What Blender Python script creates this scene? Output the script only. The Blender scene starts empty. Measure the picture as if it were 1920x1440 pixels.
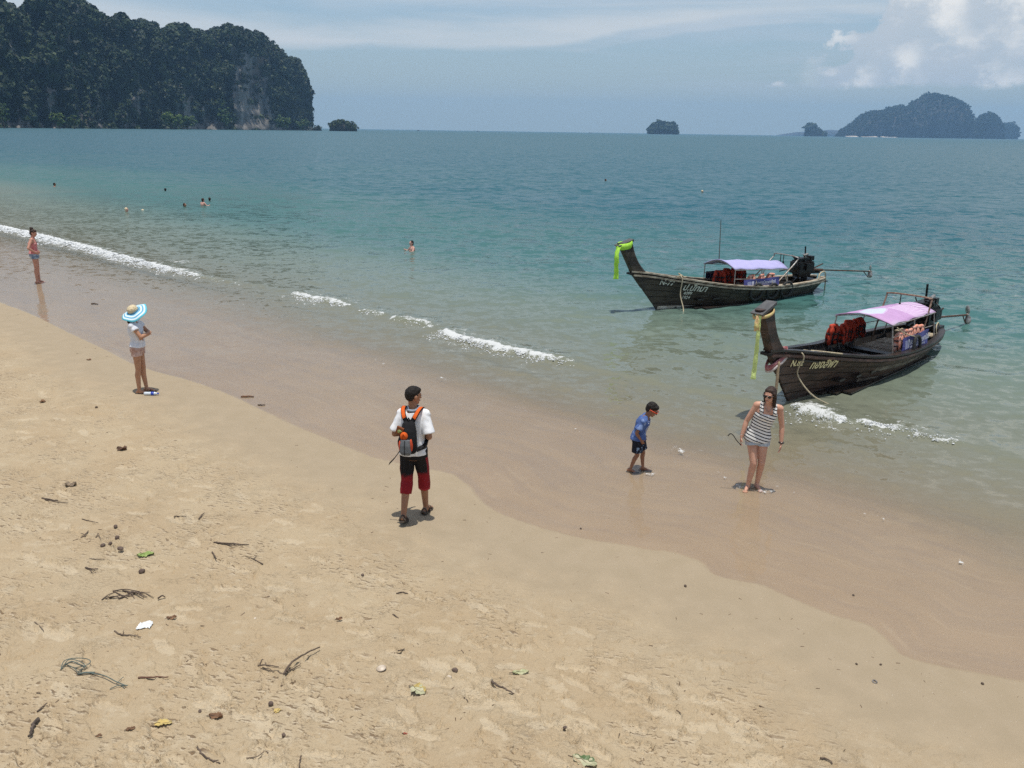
import bpy, bmesh, math, random
import numpy as np
from mathutils import Vector, Matrix, Euler
from mathutils.bvhtree import BVHTree

random.seed(7)
RNG = np.random.default_rng(7)
SC = bpy.context.scene
COL = SC.collection

# ------------------------------------------------------------------ camera
CAM_H = 4.9
FPX = 1554.0                      # focal length in pixels of a 1920 px wide picture
PITCH = 0.29623                   # radians below the horizon
ROLL = 0.0150
cam_data = bpy.data.cameras.new("camera")
cam_data.sensor_width = 36.0
cam_data.lens = 36.0 * FPX / 1920.0
cam_data.clip_start = 0.1
cam_data.clip_end = 60000.0
cam = bpy.data.objects.new("camera", cam_data)
COL.objects.link(cam)
_f = np.array([0, math.cos(PITCH), -math.sin(PITCH)])
_r0 = np.array([1.0, 0, 0]); _u0 = np.cross(_r0, _f)
_r = math.cos(ROLL) * _r0 + math.sin(ROLL) * _u0
_u = -math.sin(ROLL) * _r0 + math.cos(ROLL) * _u0
cam.matrix_world = Matrix(((_r[0], _u[0], -_f[0], 0), (_r[1], _u[1], -_f[1], 0), (_r[2], _u[2], -_f[2], CAM_H), (0, 0, 0, 1)))
SC.camera = cam

# ------------------------------------------------------------------ view, sun, sky
SC.view_settings.view_transform = 'Standard'
SC.view_settings.look = 'None'
SC.view_settings.exposure = 0.16
SC.view_settings.gamma = 1.0
SC.view_settings.use_curve_mapping = False
SC.cycles.use_denoising = False
SC.cycles.max_bounces = 8
SC.cycles.transparent_max_bounces = 16
SC.cycles.sample_clamp_indirect = 6.0

SUN_EL = math.radians(85.0)
SUN_AZ = math.radians(165.0)      # clockwise from +Y (the view direction): almost overhead
sd = Vector((math.cos(SUN_EL) * math.sin(SUN_AZ), math.cos(SUN_EL) * math.cos(SUN_AZ), math.sin(SUN_EL)))
sun_data = bpy.data.lights.new("sun", 'SUN')
sun_data.energy = 3.7
sun_data.angle = math.radians(0.53)
sun_data.color = (1.0, 0.955, 0.88)
sun = bpy.data.objects.new("sun", sun_data)
sun.rotation_euler = (-sd).to_track_quat('-Z', 'Y').to_euler()
sun.location = (0, 0, 60)
COL.objects.link(sun)


class N:
    """A node socket with arithmetic, so that shader maths can be written as formulas."""
    def __init__(self, nt, sock): self.nt = nt; self.s = sock
    def _m(self, op, *others, swap=False):
        n = self.nt.nodes.new('ShaderNodeMath'); n.operation = op
        args = [self] + list(others)
        if swap: args = args[::-1]
        for i, a in enumerate(args):
            if isinstance(a, N): self.nt.links.new(a.s, n.inputs[i])
            else: n.inputs[i].default_value = float(a)
        return N(self.nt, n.outputs[0])
    def __add__(self, o): return self._m('ADD', o)
    __radd__ = __add__
    def __sub__(self, o): return self._m('SUBTRACT', o)
    def __rsub__(self, o): return self._m('SUBTRACT', o, swap=True)
    def __mul__(self, o): return self._m('MULTIPLY', o)
    __rmul__ = __mul__
    def __truediv__(self, o): return self._m('DIVIDE', o)
    def sin(self): return self._m('SINE')
    def asin(self): return self._m('ARCSINE')
    def abs(self): return self._m('ABSOLUTE')
    def fract(self): return self._m('FRACT')
    def pow(self, o): return self._m('POWER', o)
    def exp(self): return self._m('EXPONENT')
    def max(self, o): return self._m('MAXIMUM', o)
    def min(self, o): return self._m('MINIMUM', o)
    def gt(self, o): return self._m('GREATER_THAN', o)
    def lt(self, o): return self._m('LESS_THAN', o)
    def ss(self, a, b, lo=0.0, hi=1.0):
        n = self.nt.nodes.new('ShaderNodeMapRange'); n.interpolation_type = 'SMOOTHSTEP'; n.clamp = True
        self.nt.links.new(self.s, n.inputs[0])
        if a > b: a, b, lo, hi = b, a, hi, lo
        for i, v in zip((1, 2, 3, 4), (a, b, lo, hi)):
            n.inputs[i].default_value = v
        return N(self.nt, n.outputs[0])


def comb(nt, x, y, z=0.0):
    n = nt.nodes.new('ShaderNodeCombineXYZ')
    for i, a in enumerate((x, y, z)):
        if isinstance(a, N): nt.links.new(a.s, n.inputs[i])
        else: n.inputs[i].default_value = a
    return N(nt, n.outputs[0])


def sepxyz(nt, v):
    n = nt.nodes.new('ShaderNodeSeparateXYZ'); nt.links.new(v.s, n.inputs[0])
    return N(nt, n.outputs[0]), N(nt, n.outputs[1]), N(nt, n.outputs[2])


def noise(nt, vec, scale=1.0, detail=4.0, rough=0.55, dist=0.0):
    n = nt.nodes.new('ShaderNodeTexNoise'); n.noise_dimensions = '3D'
    nt.links.new(vec.s, n.inputs['Vector'])
    n.inputs['Scale'].default_value = scale; n.inputs['Detail'].default_value = detail
    n.inputs['Roughness'].default_value = rough; n.inputs['Distortion'].default_value = dist
    return N(nt, n.outputs[0])


def voronoi(nt, vec, scale=1.0, feature='F1', rnd=1.0):
    n = nt.nodes.new('ShaderNodeTexVoronoi'); n.feature = feature
    nt.links.new(vec.s, n.inputs['Vector']); n.inputs['Scale'].default_value = scale
    n.inputs['Randomness'].default_value = rnd
    return N(nt, n.outputs['Distance'])


def mixc(nt, fac, a, b):
    n = nt.nodes.new('ShaderNodeMix'); n.data_type = 'RGBA'; n.clamp_factor = True
    if isinstance(fac, N): nt.links.new(fac.s, n.inputs[0])
    else: n.inputs[0].default_value = fac
    for i, c in ((6, a), (7, b)):
        if isinstance(c, N): nt.links.new(c.s, n.inputs[i])
        else: n.inputs[i].default_value = (c[0], c[1], c[2], 1.0)
    return N(nt, n.outputs[2])


def attr(nt, name):
    n = nt.nodes.new('ShaderNodeAttribute'); n.attribute_name = name
    return N(nt, n.outputs['Fac'])


def texco(nt, which='Object'):
    n = nt.nodes.new('ShaderNodeTexCoord'); return N(nt, n.outputs[which])


SKY_STRENGTH = 0.1
world = bpy.data.worlds.new("World"); SC.world = world; world.use_nodes = True
wt = world.node_tree; wt.nodes.clear()
w_out = wt.nodes.new('ShaderNodeOutputWorld'); w_bg = wt.nodes.new('ShaderNodeBackground')
wt.links.new(w_bg.outputs[0], w_out.inputs[0]); w_bg.inputs[1].default_value = SKY_STRENGTH
sky = wt.nodes.new('ShaderNodeTexSky'); sky.sky_type = 'NISHITA'; sky.sun_disc = False
sky.sun_elevation = SUN_EL; sky.sun_rotation = SUN_AZ
sky.air_density = 1.0; sky.dust_density = 1.2; sky.ozone_density = 1.5
d = texco(wt, 'Generated'); dx, dy, dz = sepxyz(wt, d)
az = dx._m('ARCTAN2', dy); el = dz.asin()
K = 1.0 / SKY_STRENGTH
# humid air: the clear sky pales towards the horizon
base = mixc(wt, el.ss(0.30, 0.0) * 0.92, N(wt, sky.outputs[0]),
            mixc(wt, el.ss(0.02, 0.16), (.44 * K, .51 * K, .49 * K), (.32 * K, .49 * K, .63 * K)))
n_big = noise(wt, comb(wt, az * 2.0, el * 9.0, 3.1), 1.0, 5, .55, .3)
n_str = noise(wt, comb(wt, az * 2.6 + el * 3.0, el * 34.0, 7.7), 1.0, 6, .6, .4)
n_edge = noise(wt, comb(wt, az * 7.0, el * 30.0, 1.3), 1.0, 5, .6)
n_puff = noise(wt, comb(wt, az * 26.0, el * 34.0, 5.0), 1.0, 9, .62)
n_puff2 = voronoi(wt, comb(wt, az * 30.0 + n_puff * 1.2, el * 36.0 + n_puff * 1.2, 2.0), 1.0, 'SMOOTH_F1')
# thin veil and streaks over everything low
c1 = mixc(wt, n_str.ss(.42, .72) * el.ss(.015, .07) * 0.5, base, (.52 * K, .57 * K, .63 * K))
# the long pale cloud deck with a crisp lower rim
edge = az.ss(-.02, .30) * .034 - az.ss(-.34, -.12, .008, 0.0) + .0885 + (n_str - .5) * .016
deck = (el - edge + (n_edge - .5) * .016).ss(-.003, .006) * (el + (n_big - .5) * .14 - az.ss(.05, .3) * .012).ss(.148, .098)
deck = deck * (n_big + (n_str - .5) * .35).ss(.26, .44)
c2 = mixc(wt, deck * n_str.ss(.25, .6, .66, 1.0) * .95, c1, (.63 * K, .66 * K, .675 * K))
rim2 = (el - edge + .011 + (n_edge - .5) * .018).ss(-.001, .003) * (el - edge).ss(.006, -.003) * n_str.ss(.40, .6)
c2 = mixc(wt, rim2 * .45, c2, (.58 * K, .62 * K, .66 * K))
# high thin cirrus
cir = (n_big * .6 + n_str * .5).ss(.47, .68) * el.ss(.10, .15)
c3 = mixc(wt, cir * .62, c2, (.60 * K, .64 * K, .67 * K))
# cumulus bank, piled up towards the right
top = az.ss(.30, .48, .066, .22) - az.ss(1.1, 1.5, 0.0, .13)
bump = (n_puff - .5) * .11 + (.45 - n_puff2) * .05
cum = (top - el + bump).ss(-.002, .007) * (el + (n_puff - .5) * .02).ss(.047, .055) * az.ss(.30, .36)
shade = (n_puff2 * .8 + (1.0 - n_puff) * 1.1 - .12 + (el - .12) * -1.6).ss(.50, .95)
cumc = mixc(wt, shade, (.84 * K, .83 * K, .80 * K), (.52 * K, .57 * K, .615 * K))
c4 = mixc(wt, cum * (n_puff + .45).min(1.0), c3, cumc)
# small isolated puffs
n_sm = noise(wt, comb(wt, az * 15.0, el * 40.0, 11.0), 1.0, 5, .5)
puffs = (n_sm + (n_puff - .5) * .25).ss(.60, .68) * el.ss(.047, .053) * el.ss(.085, .06) * az.ss(.18, .28)
c5 = mixc(wt, puffs * .7, c4, (.74 * K, .74 * K, .73 * K))
wt.links.new(c5.s, w_bg.inputs[0])


# ------------------------------------------------------------------ pixel of the photograph -> point in the place
def ray(px, py):
    v = _f + _r * ((px - 960) / FPX) - _u * ((py - 720) / FPX)
    return v / np.linalg.norm(v)


def plane_pt(px, py, z=0.0):
    v = ray(px, py); t = (z - CAM_H) / v[2]
    return np.array([0, 0, CAM_H]) + t * v


def at_depth(px, py, Y):
    v = ray(px, py); return np.array([0, 0, CAM_H]) + v * (Y / v[1])

# ------------------------------------------------------------------ noise in numpy
_P = np.random.default_rng(3).permutation(512)
_G = np.random.default_rng(4).uniform(0, 2 * np.pi, 512)
_GX, _GY = np.cos(_G), np.sin(_G)


def perlin(x, y, seed=0):
    x = np.asarray(x, float) + seed * 17.13; y = np.asarray(y, float) + seed * 9.71
    xi = np.floor(x).astype(int); yi = np.floor(y).astype(int)
    xf = x - xi; yf = y - yi
    u = xf * xf * xf * (xf * (xf * 6 - 15) + 10); v = yf * yf * yf * (yf * (yf * 6 - 15) + 10)
    def g(ix, iy, fx, fy):
        h = _P[(_P[ix & 511] + iy) & 511]
        return _GX[h] * fx + _GY[h] * fy
    a = g(xi, yi, xf, yf); b = g(xi + 1, yi, xf - 1, yf)
    c = g(xi, yi + 1, xf, yf - 1); dd = g(xi + 1, yi + 1, xf - 1, yf - 1)
    return ((a + u * (b - a)) + v * ((c + u * (dd - c)) - (a + u * (b - a)))) * 1.5


def fbm(x, y, o=4, seed=0, gain=.5):
    s = 0; a = 1.0; f = 1.0
    for i in range(o):
        s = s + a * perlin(np.asarray(x) * f, np.asarray(y) * f, seed + i * 5); a *= gain; f *= 2.03
    return s


def sstep(a, b, x):
    t = np.clip((np.asarray(x, float) - a) / (b - a), 0, 1); return t * t * (3 - 2 * t)


# ------------------------------------------------------------------ objects
def tag(o, label=None, cat=None, group=None, kind=None):
    if label: o['label'] = label
    if cat: o['category'] = cat
    if group: o['group'] = group
    if kind: o['kind'] = kind
    return o


def link(name, me, mat=None, parent=None, smooth=True):
    o = bpy.data.objects.new(name, me); COL.objects.link(o)
    if mat is not None and len(me.materials) == 0: me.materials.append(mat)
    if parent is not None: o.parent = parent
    if smooth and len(me.polygons):
        me.polygons.foreach_set('use_smooth', np.ones(len(me.polygons), bool))
    return o


def empty(name, loc, rz=0.0):
    o = bpy.data.objects.new(name, None); COL.objects.link(o)
    o.location = loc; o.rotation_euler = (0, 0, rz); o.empty_display_size = .2
    return o


def mesh_quads(name, V, Q, attrs=None):
    V = np.ascontiguousarray(V, np.float32); Q = np.ascontiguousarray(Q, np.int32)
    k = Q.shape[1]
    me = bpy.data.meshes.new(name)
    me.vertices.add(len(V)); me.vertices.foreach_set('co', V.ravel())
    me.loops.add(Q.size); me.loops.foreach_set('vertex_index', Q.ravel())
    me.polygons.add(len(Q)); me.polygons.foreach_set('loop_start', np.arange(0, Q.size, k, dtype=np.int32))
    me.update(calc_edges=True)
    for n, v in (attrs or {}).items():
        a = me.attributes.new(n, 'FLOAT', 'POINT'); a.data.foreach_set('value', np.ascontiguousarray(v, np.float32))
    return me


def grid_quads(nr, nc, wrap=False):
    i = np.arange(nr - 1)[:, None]; j = np.arange(nc if wrap else nc - 1)[None, :]
    j2 = (j + 1) % nc
    return np.stack([i * nc + j, i * nc + j2, (i + 1) * nc + j2, (i + 1) * nc + j], -1).reshape(-1, 4)


def ortho(d):
    d = np.asarray(d, float); d = d / (np.linalg.norm(d) + 1e-12)
    a = np.array([0, 0, 1.0]) if abs(d[2]) < .9 else np.array([1.0, 0, 0])
    s = np.cross(a, d); s /= np.linalg.norm(s)
    return d, s, np.cross(d, s)


class MB:
    """Collects simple closed shapes and builds them as one mesh."""
    def __init__(self): self.V = []; self.F = []; self.n = 0
    def add(self, V, F):
        V = np.asarray(V, float)
        self.V.append(V); self.F += [tuple(int(i) + self.n for i in f) for f in F]; self.n += len(V)
        return self
    def box(self, c, size, R=None, taper=1.0):
        s = np.array(size) / 2
        v = np.array([[x * (taper if z > 0 else 1), y * (taper if z > 0 else 1), z] for x in (-1, 1) for y in (-1, 1) for z in (-1, 1)], float) * s
        if R is not None: v = v @ np.array(R).T
        return self.add(v + np.array(c), [(0, 1, 3, 2), (4, 6, 7, 5), (0, 4, 5, 1), (2, 3, 7, 6), (0, 2, 6, 4), (1, 5, 7, 3)])
    def beam(self, p0, p1, w, h, up=(0, 0, 1)):
        p0 = np.array(p0, float); p1 = np.array(p1, float)
        d = (p1 - p0) / np.linalg.norm(p1 - p0); s = np.cross(up, d); s /= np.linalg.norm(s); u = np.cross(d, s)
        v = [p + s * a * w / 2 + u * b * h / 2 for p in (p0, p1) for a, b in ((-1, -1), (1, -1), (1, 1), (-1, 1))]
        return self.add(v, [(3, 2, 1, 0), (4, 5, 6, 7), (0, 1, 5, 4), (1, 2, 6, 5), (2, 3, 7, 6), (3, 0, 4, 7)])
    def loft(self, rings, caps=True, closed=False):
        k = len(rings[0]); V = np.concatenate([np.asarray(r, float) for r in rings]); F = []
        nr = len(rings)
        for i in range(nr if closed else nr - 1):
            for j in range(k):
                a, b = i * k, ((i + 1) % nr) * k
                F.append((a + j, a + (j + 1) % k, b + (j + 1) % k, b + j))
        if caps and not closed:
            F.append(tuple(range(k))[::-1]); F.append(tuple((nr - 1) * k + j for j in range(k)))
        return self.add(V, F)
    def tube(self, pts, r, seg=8, caps=True, closed=False):
        pts = np.asarray(pts, float); n = len(pts); rr = np.broadcast_to(np.asarray(r, float), (n,))
        T = np.gradient(pts, axis=0)
        if closed: T = np.roll(pts, -1, 0) - np.roll(pts, 1, 0)
        d, s, t = ortho(T[0]); rings = []
        for i in range(n):
            dd = T[i] / (np.linalg.norm(T[i]) + 1e-12); s = s - dd * (s @ dd); s /= np.linalg.norm(s); t = np.cross(dd, s)
            a = np.arange(seg) * 2 * np.pi / seg
            rings.append(pts[i] + rr[i] * (np.cos(a)[:, None] * s + np.sin(a)[:, None] * t))
        return self.loft(rings, caps, closed)
    def cone(self, p0, p1, r0, r1, seg=14):
        """round cone: two balls and the cone between them"""
        p0 = np.array(p0, float); p1 = np.array(p1, float)
        d, s, t = ortho(p1 - p0); a = np.arange(seg) * 2 * np.pi / seg
        c = np.cos(a)[:, None] * s + np.sin(a)[:, None] * t
        rings = []
        for th in (-85, -60, -30, 0): rings.append(p0 + d * r0 * math.sin(math.radians(th)) + c * r0 * math.cos(math.radians(th)))
        for th in (0, 30, 60, 85): rings.append(p1 + d * r1 * math.sin(math.radians(th)) + c * r1 * math.cos(math.radians(th)))
        return self.loft(rings)
    def ell(self, c, r, R=None, seg=14, nr=8):
        a = np.arange(seg) * 2 * np.pi / seg; rings = []
        for i in range(nr):
            th = -np.pi / 2 + np.pi * (i + .5) / nr
            v = np.stack([np.cos(a) * np.cos(th) * r[0], np.sin(a) * np.cos(th) * r[1], np.full(seg, np.sin(th) * r[2])], -1)
            if R is not None: v = v @ np.array(R).T
            rings.append(v + np.array(c))
        return self.loft(rings)
    def esec(self, secs, seg=20, pw=2.4):
        """loft of superelliptic sections (centre, side vector, forward vector)"""
        a = np.arange(seg) * 2 * np.pi / seg; ca, sa = np.cos(a), np.sin(a)
        ca = np.sign(ca) * np.abs(ca) ** (2 / pw); sa = np.sign(sa) * np.abs(sa) ** (2 / pw)
        return self.loft([np.array(c) + ca[:, None] * np.array(s) + sa[:, None] * np.array(f) for c, s, f in secs])
    def mesh(self, name):
        me = bpy.data.meshes.new(name)
        me.from_pydata(np.concatenate(self.V).tolist(), [], self.F); me.update()
        bm = bmesh.new(); bm.from_mesh(me); bmesh.ops.recalc_face_normals(bm, faces=bm.faces[:]); bm.to_mesh(me); bm.free()
        return me
    def build(self, name, mat, parent=None, smooth=False):
        return link(name, self.mesh(name), mat, parent, smooth)
    def melt(self, name, mat, parent=None, voxel=.006, smooth=3, keep=.4, disp=None):
        """one continuous skin over all collected shapes"""
        me = self.mesh(name); o = link(name, me, mat, parent)
        m = o.modifiers.new('r', 'REMESH'); m.mode = 'VOXEL'; m.voxel_size = voxel
        if smooth:
            m = o.modifiers.new('s', 'SMOOTH'); m.factor = .5; m.iterations = smooth
        if keep < 1:
            m = o.modifiers.new('d', 'DECIMATE'); m.ratio = keep
        dg = bpy.context.evaluated_depsgraph_get(); dg.update()
        new = bpy.data.meshes.new_from_object(o.evaluated_get(dg))
        o.modifiers.clear(); o.data = new; bpy.data.meshes.remove(me); new.name = name
        if disp is not None:
            n = len(new.vertices); co = np.empty(n * 3, np.float32); no = np.empty(n * 3, np.float32)
            new.vertices.foreach_get('co', co); new.vertices.foreach_get('normal', no)
            co = co.reshape(-1, 3); no = no.reshape(-1, 3)
            co = co + no * disp(co)[:, None]
            new.vertices.foreach_set('co', np.ascontiguousarray(co, np.float32).ravel()); new.update()
        if len(new.materials) == 0: new.materials.append(mat)
        new.polygons.foreach_set('use_smooth', np.ones(len(new.polygons), bool))
        return o


def catmull(P, n=6):
    P = np.asarray(P, float); Q = np.concatenate([[2 * P[0] - P[1]], P, [2 * P[-1] - P[-2]]]); out = []
    for i in range(len(P) - 1):
        a, b, c, e = Q[i:i + 4]
        for t in np.linspace(0, 1, n, endpoint=False):
            out.append(.5 * ((2 * b) + (-a + c) * t + (2 * a - 5 * b + 4 * c - e) * t * t + (-a + 3 * b - 3 * c + e) * t ** 3))
    out.append(P[-1]); return np.array(out)


def rotz(a): c, s = math.cos(a), math.sin(a); return np.array([[c, -s, 0], [s, c, 0], [0, 0, 1.0]])
def roty(a): c, s = math.cos(a), math.sin(a); return np.array([[c, 0, s], [0, 1.0, 0], [-s, 0, c]])
def rotx(a): c, s = math.cos(a), math.sin(a); return np.array([[1.0, 0, 0], [0, c, -s], [0, s, c]])


# ------------------------------------------------------------------ materials
def new_mat(name):
    m = bpy.data.materials.new(name); m.use_nodes = True
    nt = m.node_tree; nt.nodes.clear()
    out = nt.nodes.new('ShaderNodeOutputMaterial')
    return m, nt, out


def principled(nt, out, col, rough=.6, spec=.5, bump=None, bstr=.3, bdist=.01, metal=0.0):
    p = nt.nodes.new('ShaderNodeBsdfPrincipled')
    if isinstance(col, N): nt.links.new(col.s, p.inputs['Base Color'])
    else: p.inputs['Base Color'].default_value = (*col, 1)
    if isinstance(rough, N): nt.links.new(rough.s, p.inputs['Roughness'])
    else: p.inputs['Roughness'].default_value = rough
    p.inputs['Specular IOR Level'].default_value = spec; p.inputs['Metallic'].default_value = metal
    if bump is not None:
        b = nt.nodes.new('ShaderNodeBump'); b.inputs['Strength'].default_value = bstr; b.inputs['Distance'].default_value = bdist
        nt.links.new(bump.s, b.inputs['Height']); nt.links.new(b.outputs[0], p.inputs['Normal'])
    nt.links.new(p.outputs[0], out.inputs[0])
    return p


def mat(name, c, c2=None, scale=20.0, rough=.6, spec=.4, stretch=(1, 1, 1), bstr=.25, bdist=.006, contrast=(.35, .65), metal=0.0, detail=5):
    """a surface of two close colours mottled by noise, with fine relief"""
    m, nt, out = new_mat(name)
    if c2 is None: c2 = tuple(x * .72 for x in c)
    v = texco(nt)
    x, y, z = sepxyz(nt, v); v = comb(nt, x * stretch[0], y * stretch[1], z * stretch[2])
    n = noise(nt, v, scale, detail)
    col = mixc(nt, n.ss(*contrast), c, c2)
    principled(nt, out, col, rough, spec, n, bstr, bdist, metal)
    return m

# ------------------------------------------------------------------ the beach
_dry_px = [(0, 565), (40, 580), (80, 597), (130, 622), (200, 655), (250, 680), (300, 697), (360, 713), (440, 742), (540, 790), (600, 815), (700, 855), (790, 876),
           (850, 888), (884, 912), (905, 938), (950, 965), (1060, 1000), (1180, 1022), (1260, 1034), (1315, 1052), (1345, 1076), (1430, 1096), (1500, 1125),
           (1560, 1150), (1630, 1170), (1668, 1200), (1700, 1228), (1760, 1245), (1850, 1262), (1920, 1275)]
_dry = [plane_pt(x, y)[:2] for x, y in _dry_px]
_dry = [np.array(p) for p in ((-420, 260), (-160, 130), (-80, 82), (-45, 53), (-27, 35.5), (-19.5, 27.8))] + _dry[:]
_dry += [np.array(p) for p in ((6.6, 6.2), (9.0, 4.6), (14, 1.5), (26, -6), (60, -26), (260, -120))]
DRY = catmull(np.array(_dry), 4)


def sdist(x, y, line=None, want_t=False):
    """signed distance to the edge of the dry sand: positive inland"""
    L = DRY if line is None else line
    x = np.atleast_1d(np.asarray(x, float)); y = np.atleast_1d(np.asarray(y, float))
    best = np.full(x.shape, 1e18); sg = np.ones(x.shape); tt = np.zeros(x.shape)
    seg = np.linalg.norm(np.diff(L, axis=0), axis=1); cum = np.concatenate([[0], np.cumsum(seg)])
    for i in range(len(L) - 1):
        ax, ay = L[i]; bx, by = L[i + 1]; ux, uy = bx - ax, by - ay; q = ux * ux + uy * uy
        t = np.clip(((x - ax) * ux + (y - ay) * uy) / q, 0, 1)
        ex = x - ax - t * ux; ey = y - ay - t * uy; d2 = ex * ex + ey * ey
        m = d2 < best
        best = np.where(m, d2, best)
        sg = np.where(m, np.where(ux * ey - uy * ex < 0, 1.0, -1.0), sg)
        if want_t: tt = np.where(m, cum[i] + t * seg[i], tt)
    s = np.sqrt(best) * sg
    return (s, tt) if want_t else s


# the ragged line up to which the standing water reaches; landward of it only a film runs over the sand
LACE_PX = [(-300, 395), (-100, 438), (100, 478), (300, 524), (440, 568), (560, 622), (660, 656), (760, 690), (900, 738), (1000, 775), (1080, 806), (1140, 826), (1200, 842), (1270, 852), (1330, 884), (1400, 916), (1470, 925), (1560, 948), (1660, 985), (1760, 1030), (1850, 1088), (1920, 1110), (2000, 1130), (2300, 1230)]
LACE = catmull(np.array([plane_pt(x, y)[:2] for x, y in LACE_PX]), 4)


def bed_z(s, x, y):
    dd = np.maximum(-s, 0); i = np.maximum(s, 0)
    zi = .040 * np.minimum(i, 3.0) + .050 * np.clip(i - 3, 0, 9) + .02 * np.clip(i - 12, 0, 1e9)
    zi = zi + sstep(.8, 3.0, i) * (.035 * perlin(x / 2.6, y / 2.6, 2) + .02 * perlin(x / 1.1, y / 1.1, 3))
    zw = -(.011 * np.minimum(dd, 3.2) + .070 * np.clip(dd - 3.2, 0, 5) + .13 * np.clip(dd - 8.2, 0, 30) + .02 * np.clip(dd - 37, 0, 300))
    zw = zw + .004 * perlin(x / 1.7, y / 1.7, 6) * sstep(.3, 1.5, dd)
    nearby = (np.hypot(x, y) < 70) & (s < .5)
    if np.any(nearby):
        dl = -sdist(np.asarray(x)[nearby], np.asarray(y)[nearby], LACE)
        zw = np.array(zw); zw[nearby] = zw[nearby] - .085 * sstep(-.1, 1.6, dl) - .10 * sstep(.8, 5.0, dl)
    return np.where(s > 0, zi, zw)


def ground_z(x, y):
    s = sdist(x, y); return float(bed_z(s, np.array([x]), np.array([y]))[0])


def on_ground(px, py):
    z = 0.0
    for _ in range(6):
        P = plane_pt(px, py, z); z = ground_z(P[0], P[1])
    return np.array([P[0], P[1], z])


def polar(radii, dense=40.0, step=.075, coarse=4.0):
    a1 = np.arange(-dense, dense + 1e-6, step); a2 = np.arange(dense + coarse, 360 - dense - coarse / 2, coarse)
    A = np.radians(np.concatenate([a1, a2]))
    R, T = np.meshgrid(radii, A, indexing='ij')
    return R * np.sin(T), R * np.cos(T), len(A), len(a1)


def radii_list(r0, r1, px, rmax_step):
    out = [r0]
    while out[-1] < r1:
        r = out[-1]; st = px * (r * r + CAM_H * CAM_H) / (CAM_H * 829.0)
        out.append(r + max(.012, min(st, rmax_step(r))))
    return np.array(out)


rad = np.concatenate([[0.0, .8, 1.6, 2.4, 3.2, 4.0, 4.6], radii_list(5.0, 30, 1.15, lambda r: 9e9)])
rad = np.concatenate([rad, np.geomspace(rad[-1] * 1.03, 700, 60)])
BX, BY, NC, ND = polar(rad, step=.082)
BS = sdist(BX.ravel(), BY.ravel()).reshape(BX.shape)
BZ = bed_z(BS, BX, BY)
# scuffed, crusted sand: the rough fades towards the smooth damp strip
scuff = sstep(.9, 2.2, BS + .5 * perlin(BX / 1.3, BY / 1.3, 12))
near = sstep(34, 22, np.hypot(BX, BY))
patch = sstep(-.25, .45, perlin(BX / 1.5, BY / 1.5, 21))
BZ = BZ + scuff * near * (.010 * fbm(BX / .42, BY / .42, 3, 31) + patch * .007 * fbm(BX / .11, BY / .11, 2, 37))
crust = np.zeros_like(BX)
_stamps = RNG.uniform(0, 1, (11000, 8))
for q in _stamps:
    r = 5.2 + 20 * q[0] ** 1.25; th = math.radians(-37 + 74 * q[1])
    cx, cy = r * math.sin(th), r * math.cos(th)
    i0, i1 = np.searchsorted(rad, [r - .3, r + .3]); j0 = int((math.degrees(th) + 40 - math.degrees(.32 / r)) / .082); j1 = int((math.degrees(th) + 40 + math.degrees(.32 / r)) / .082) + 1
    j0 = max(j0, 0); j1 = min(j1, ND)
    if i1 - i0 < 2 or j1 - j0 < 2: continue
    X = BX[i0:i1, j0:j1] - cx; Y = BY[i0:i1, j0:j1] - cy
    if scuff[(i0 + i1) // 2, (j0 + j1) // 2] < .1: continue
    foot = q[7] < .14
    if foot: a, b, rot = .15 + .03 * q[2], .055 + .02 * q[3], math.radians(-55 + 60 * q[4]) + (math.pi if q[5] > .5 else 0)
    else: a, b, rot = .018 + .085 * q[2] ** 2.5, .012 + .035 * q[3] ** 2, (6.28 * q[4] if q[5] > .6 else .9 * (q[4] - .5))
    c, s_ = math.cos(rot), math.sin(rot)
    U = (X * c + Y * s_) / a; W = (-X * s_ + Y * c) / b
    U = U + .35 * perlin(BX[i0:i1, j0:j1] / .07, BY[i0:i1, j0:j1] / .07, 5); W = W + .35 * perlin(BX[i0:i1, j0:j1] / .06, BY[i0:i1, j0:j1] / .06, 8)
    qd = np.sqrt(U * U + W * W)
    dep = (.010 + .022 * q[6]) if foot else (.006 + .018 * q[6])
    k = scuff[i0:i1, j0:j1]
    BZ[i0:i1, j0:j1] += k * (-dep * sstep(1.06, .90, qd) * (.55 - .45 * np.clip(W, -1, 1)) + dep * .5 * np.exp(-((qd - 1.2) / .16) ** 2) * (.3 + .7 * (W < 0)))
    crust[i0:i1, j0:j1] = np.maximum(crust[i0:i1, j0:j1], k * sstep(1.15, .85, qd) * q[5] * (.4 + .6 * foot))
V = np.stack([BX, BY, BZ], -1).reshape(-1, 3)
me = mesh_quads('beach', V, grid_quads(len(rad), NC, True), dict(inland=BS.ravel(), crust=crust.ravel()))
m, nt, out = new_mat('sand')
v = texco(nt, 'Object'); X, Y, Z = sepxyz(nt, v)
s = attr(nt, 'inland'); cr = attr(nt, 'crust')
n1 = noise(nt, v, .9, 4); n2 = noise(nt, v, 7.0, 5); n3 = noise(nt, v, 90.0, 3, .7); n4 = noise(nt, v, 3.0, 4)
dry = mixc(nt, n1.ss(.35, .65), (.425, .335, .215), (.398, .303, .187))
dry = mixc(nt, n2.ss(.52, .70) * .55, dry, (.485, .40, .275))
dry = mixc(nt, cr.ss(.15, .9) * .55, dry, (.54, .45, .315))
dry = mixc(nt, n3.ss(.54, .75) * .6, dry, (.25, .17, .095))
damp = mixc(nt, n4.ss(.3, .7), (.325, .258, .170), (.345, .275, .185))
wet = mixc(nt, n1.ss(.3, .7), (.350, .258, .170), (.325, .236, .152))
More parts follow.
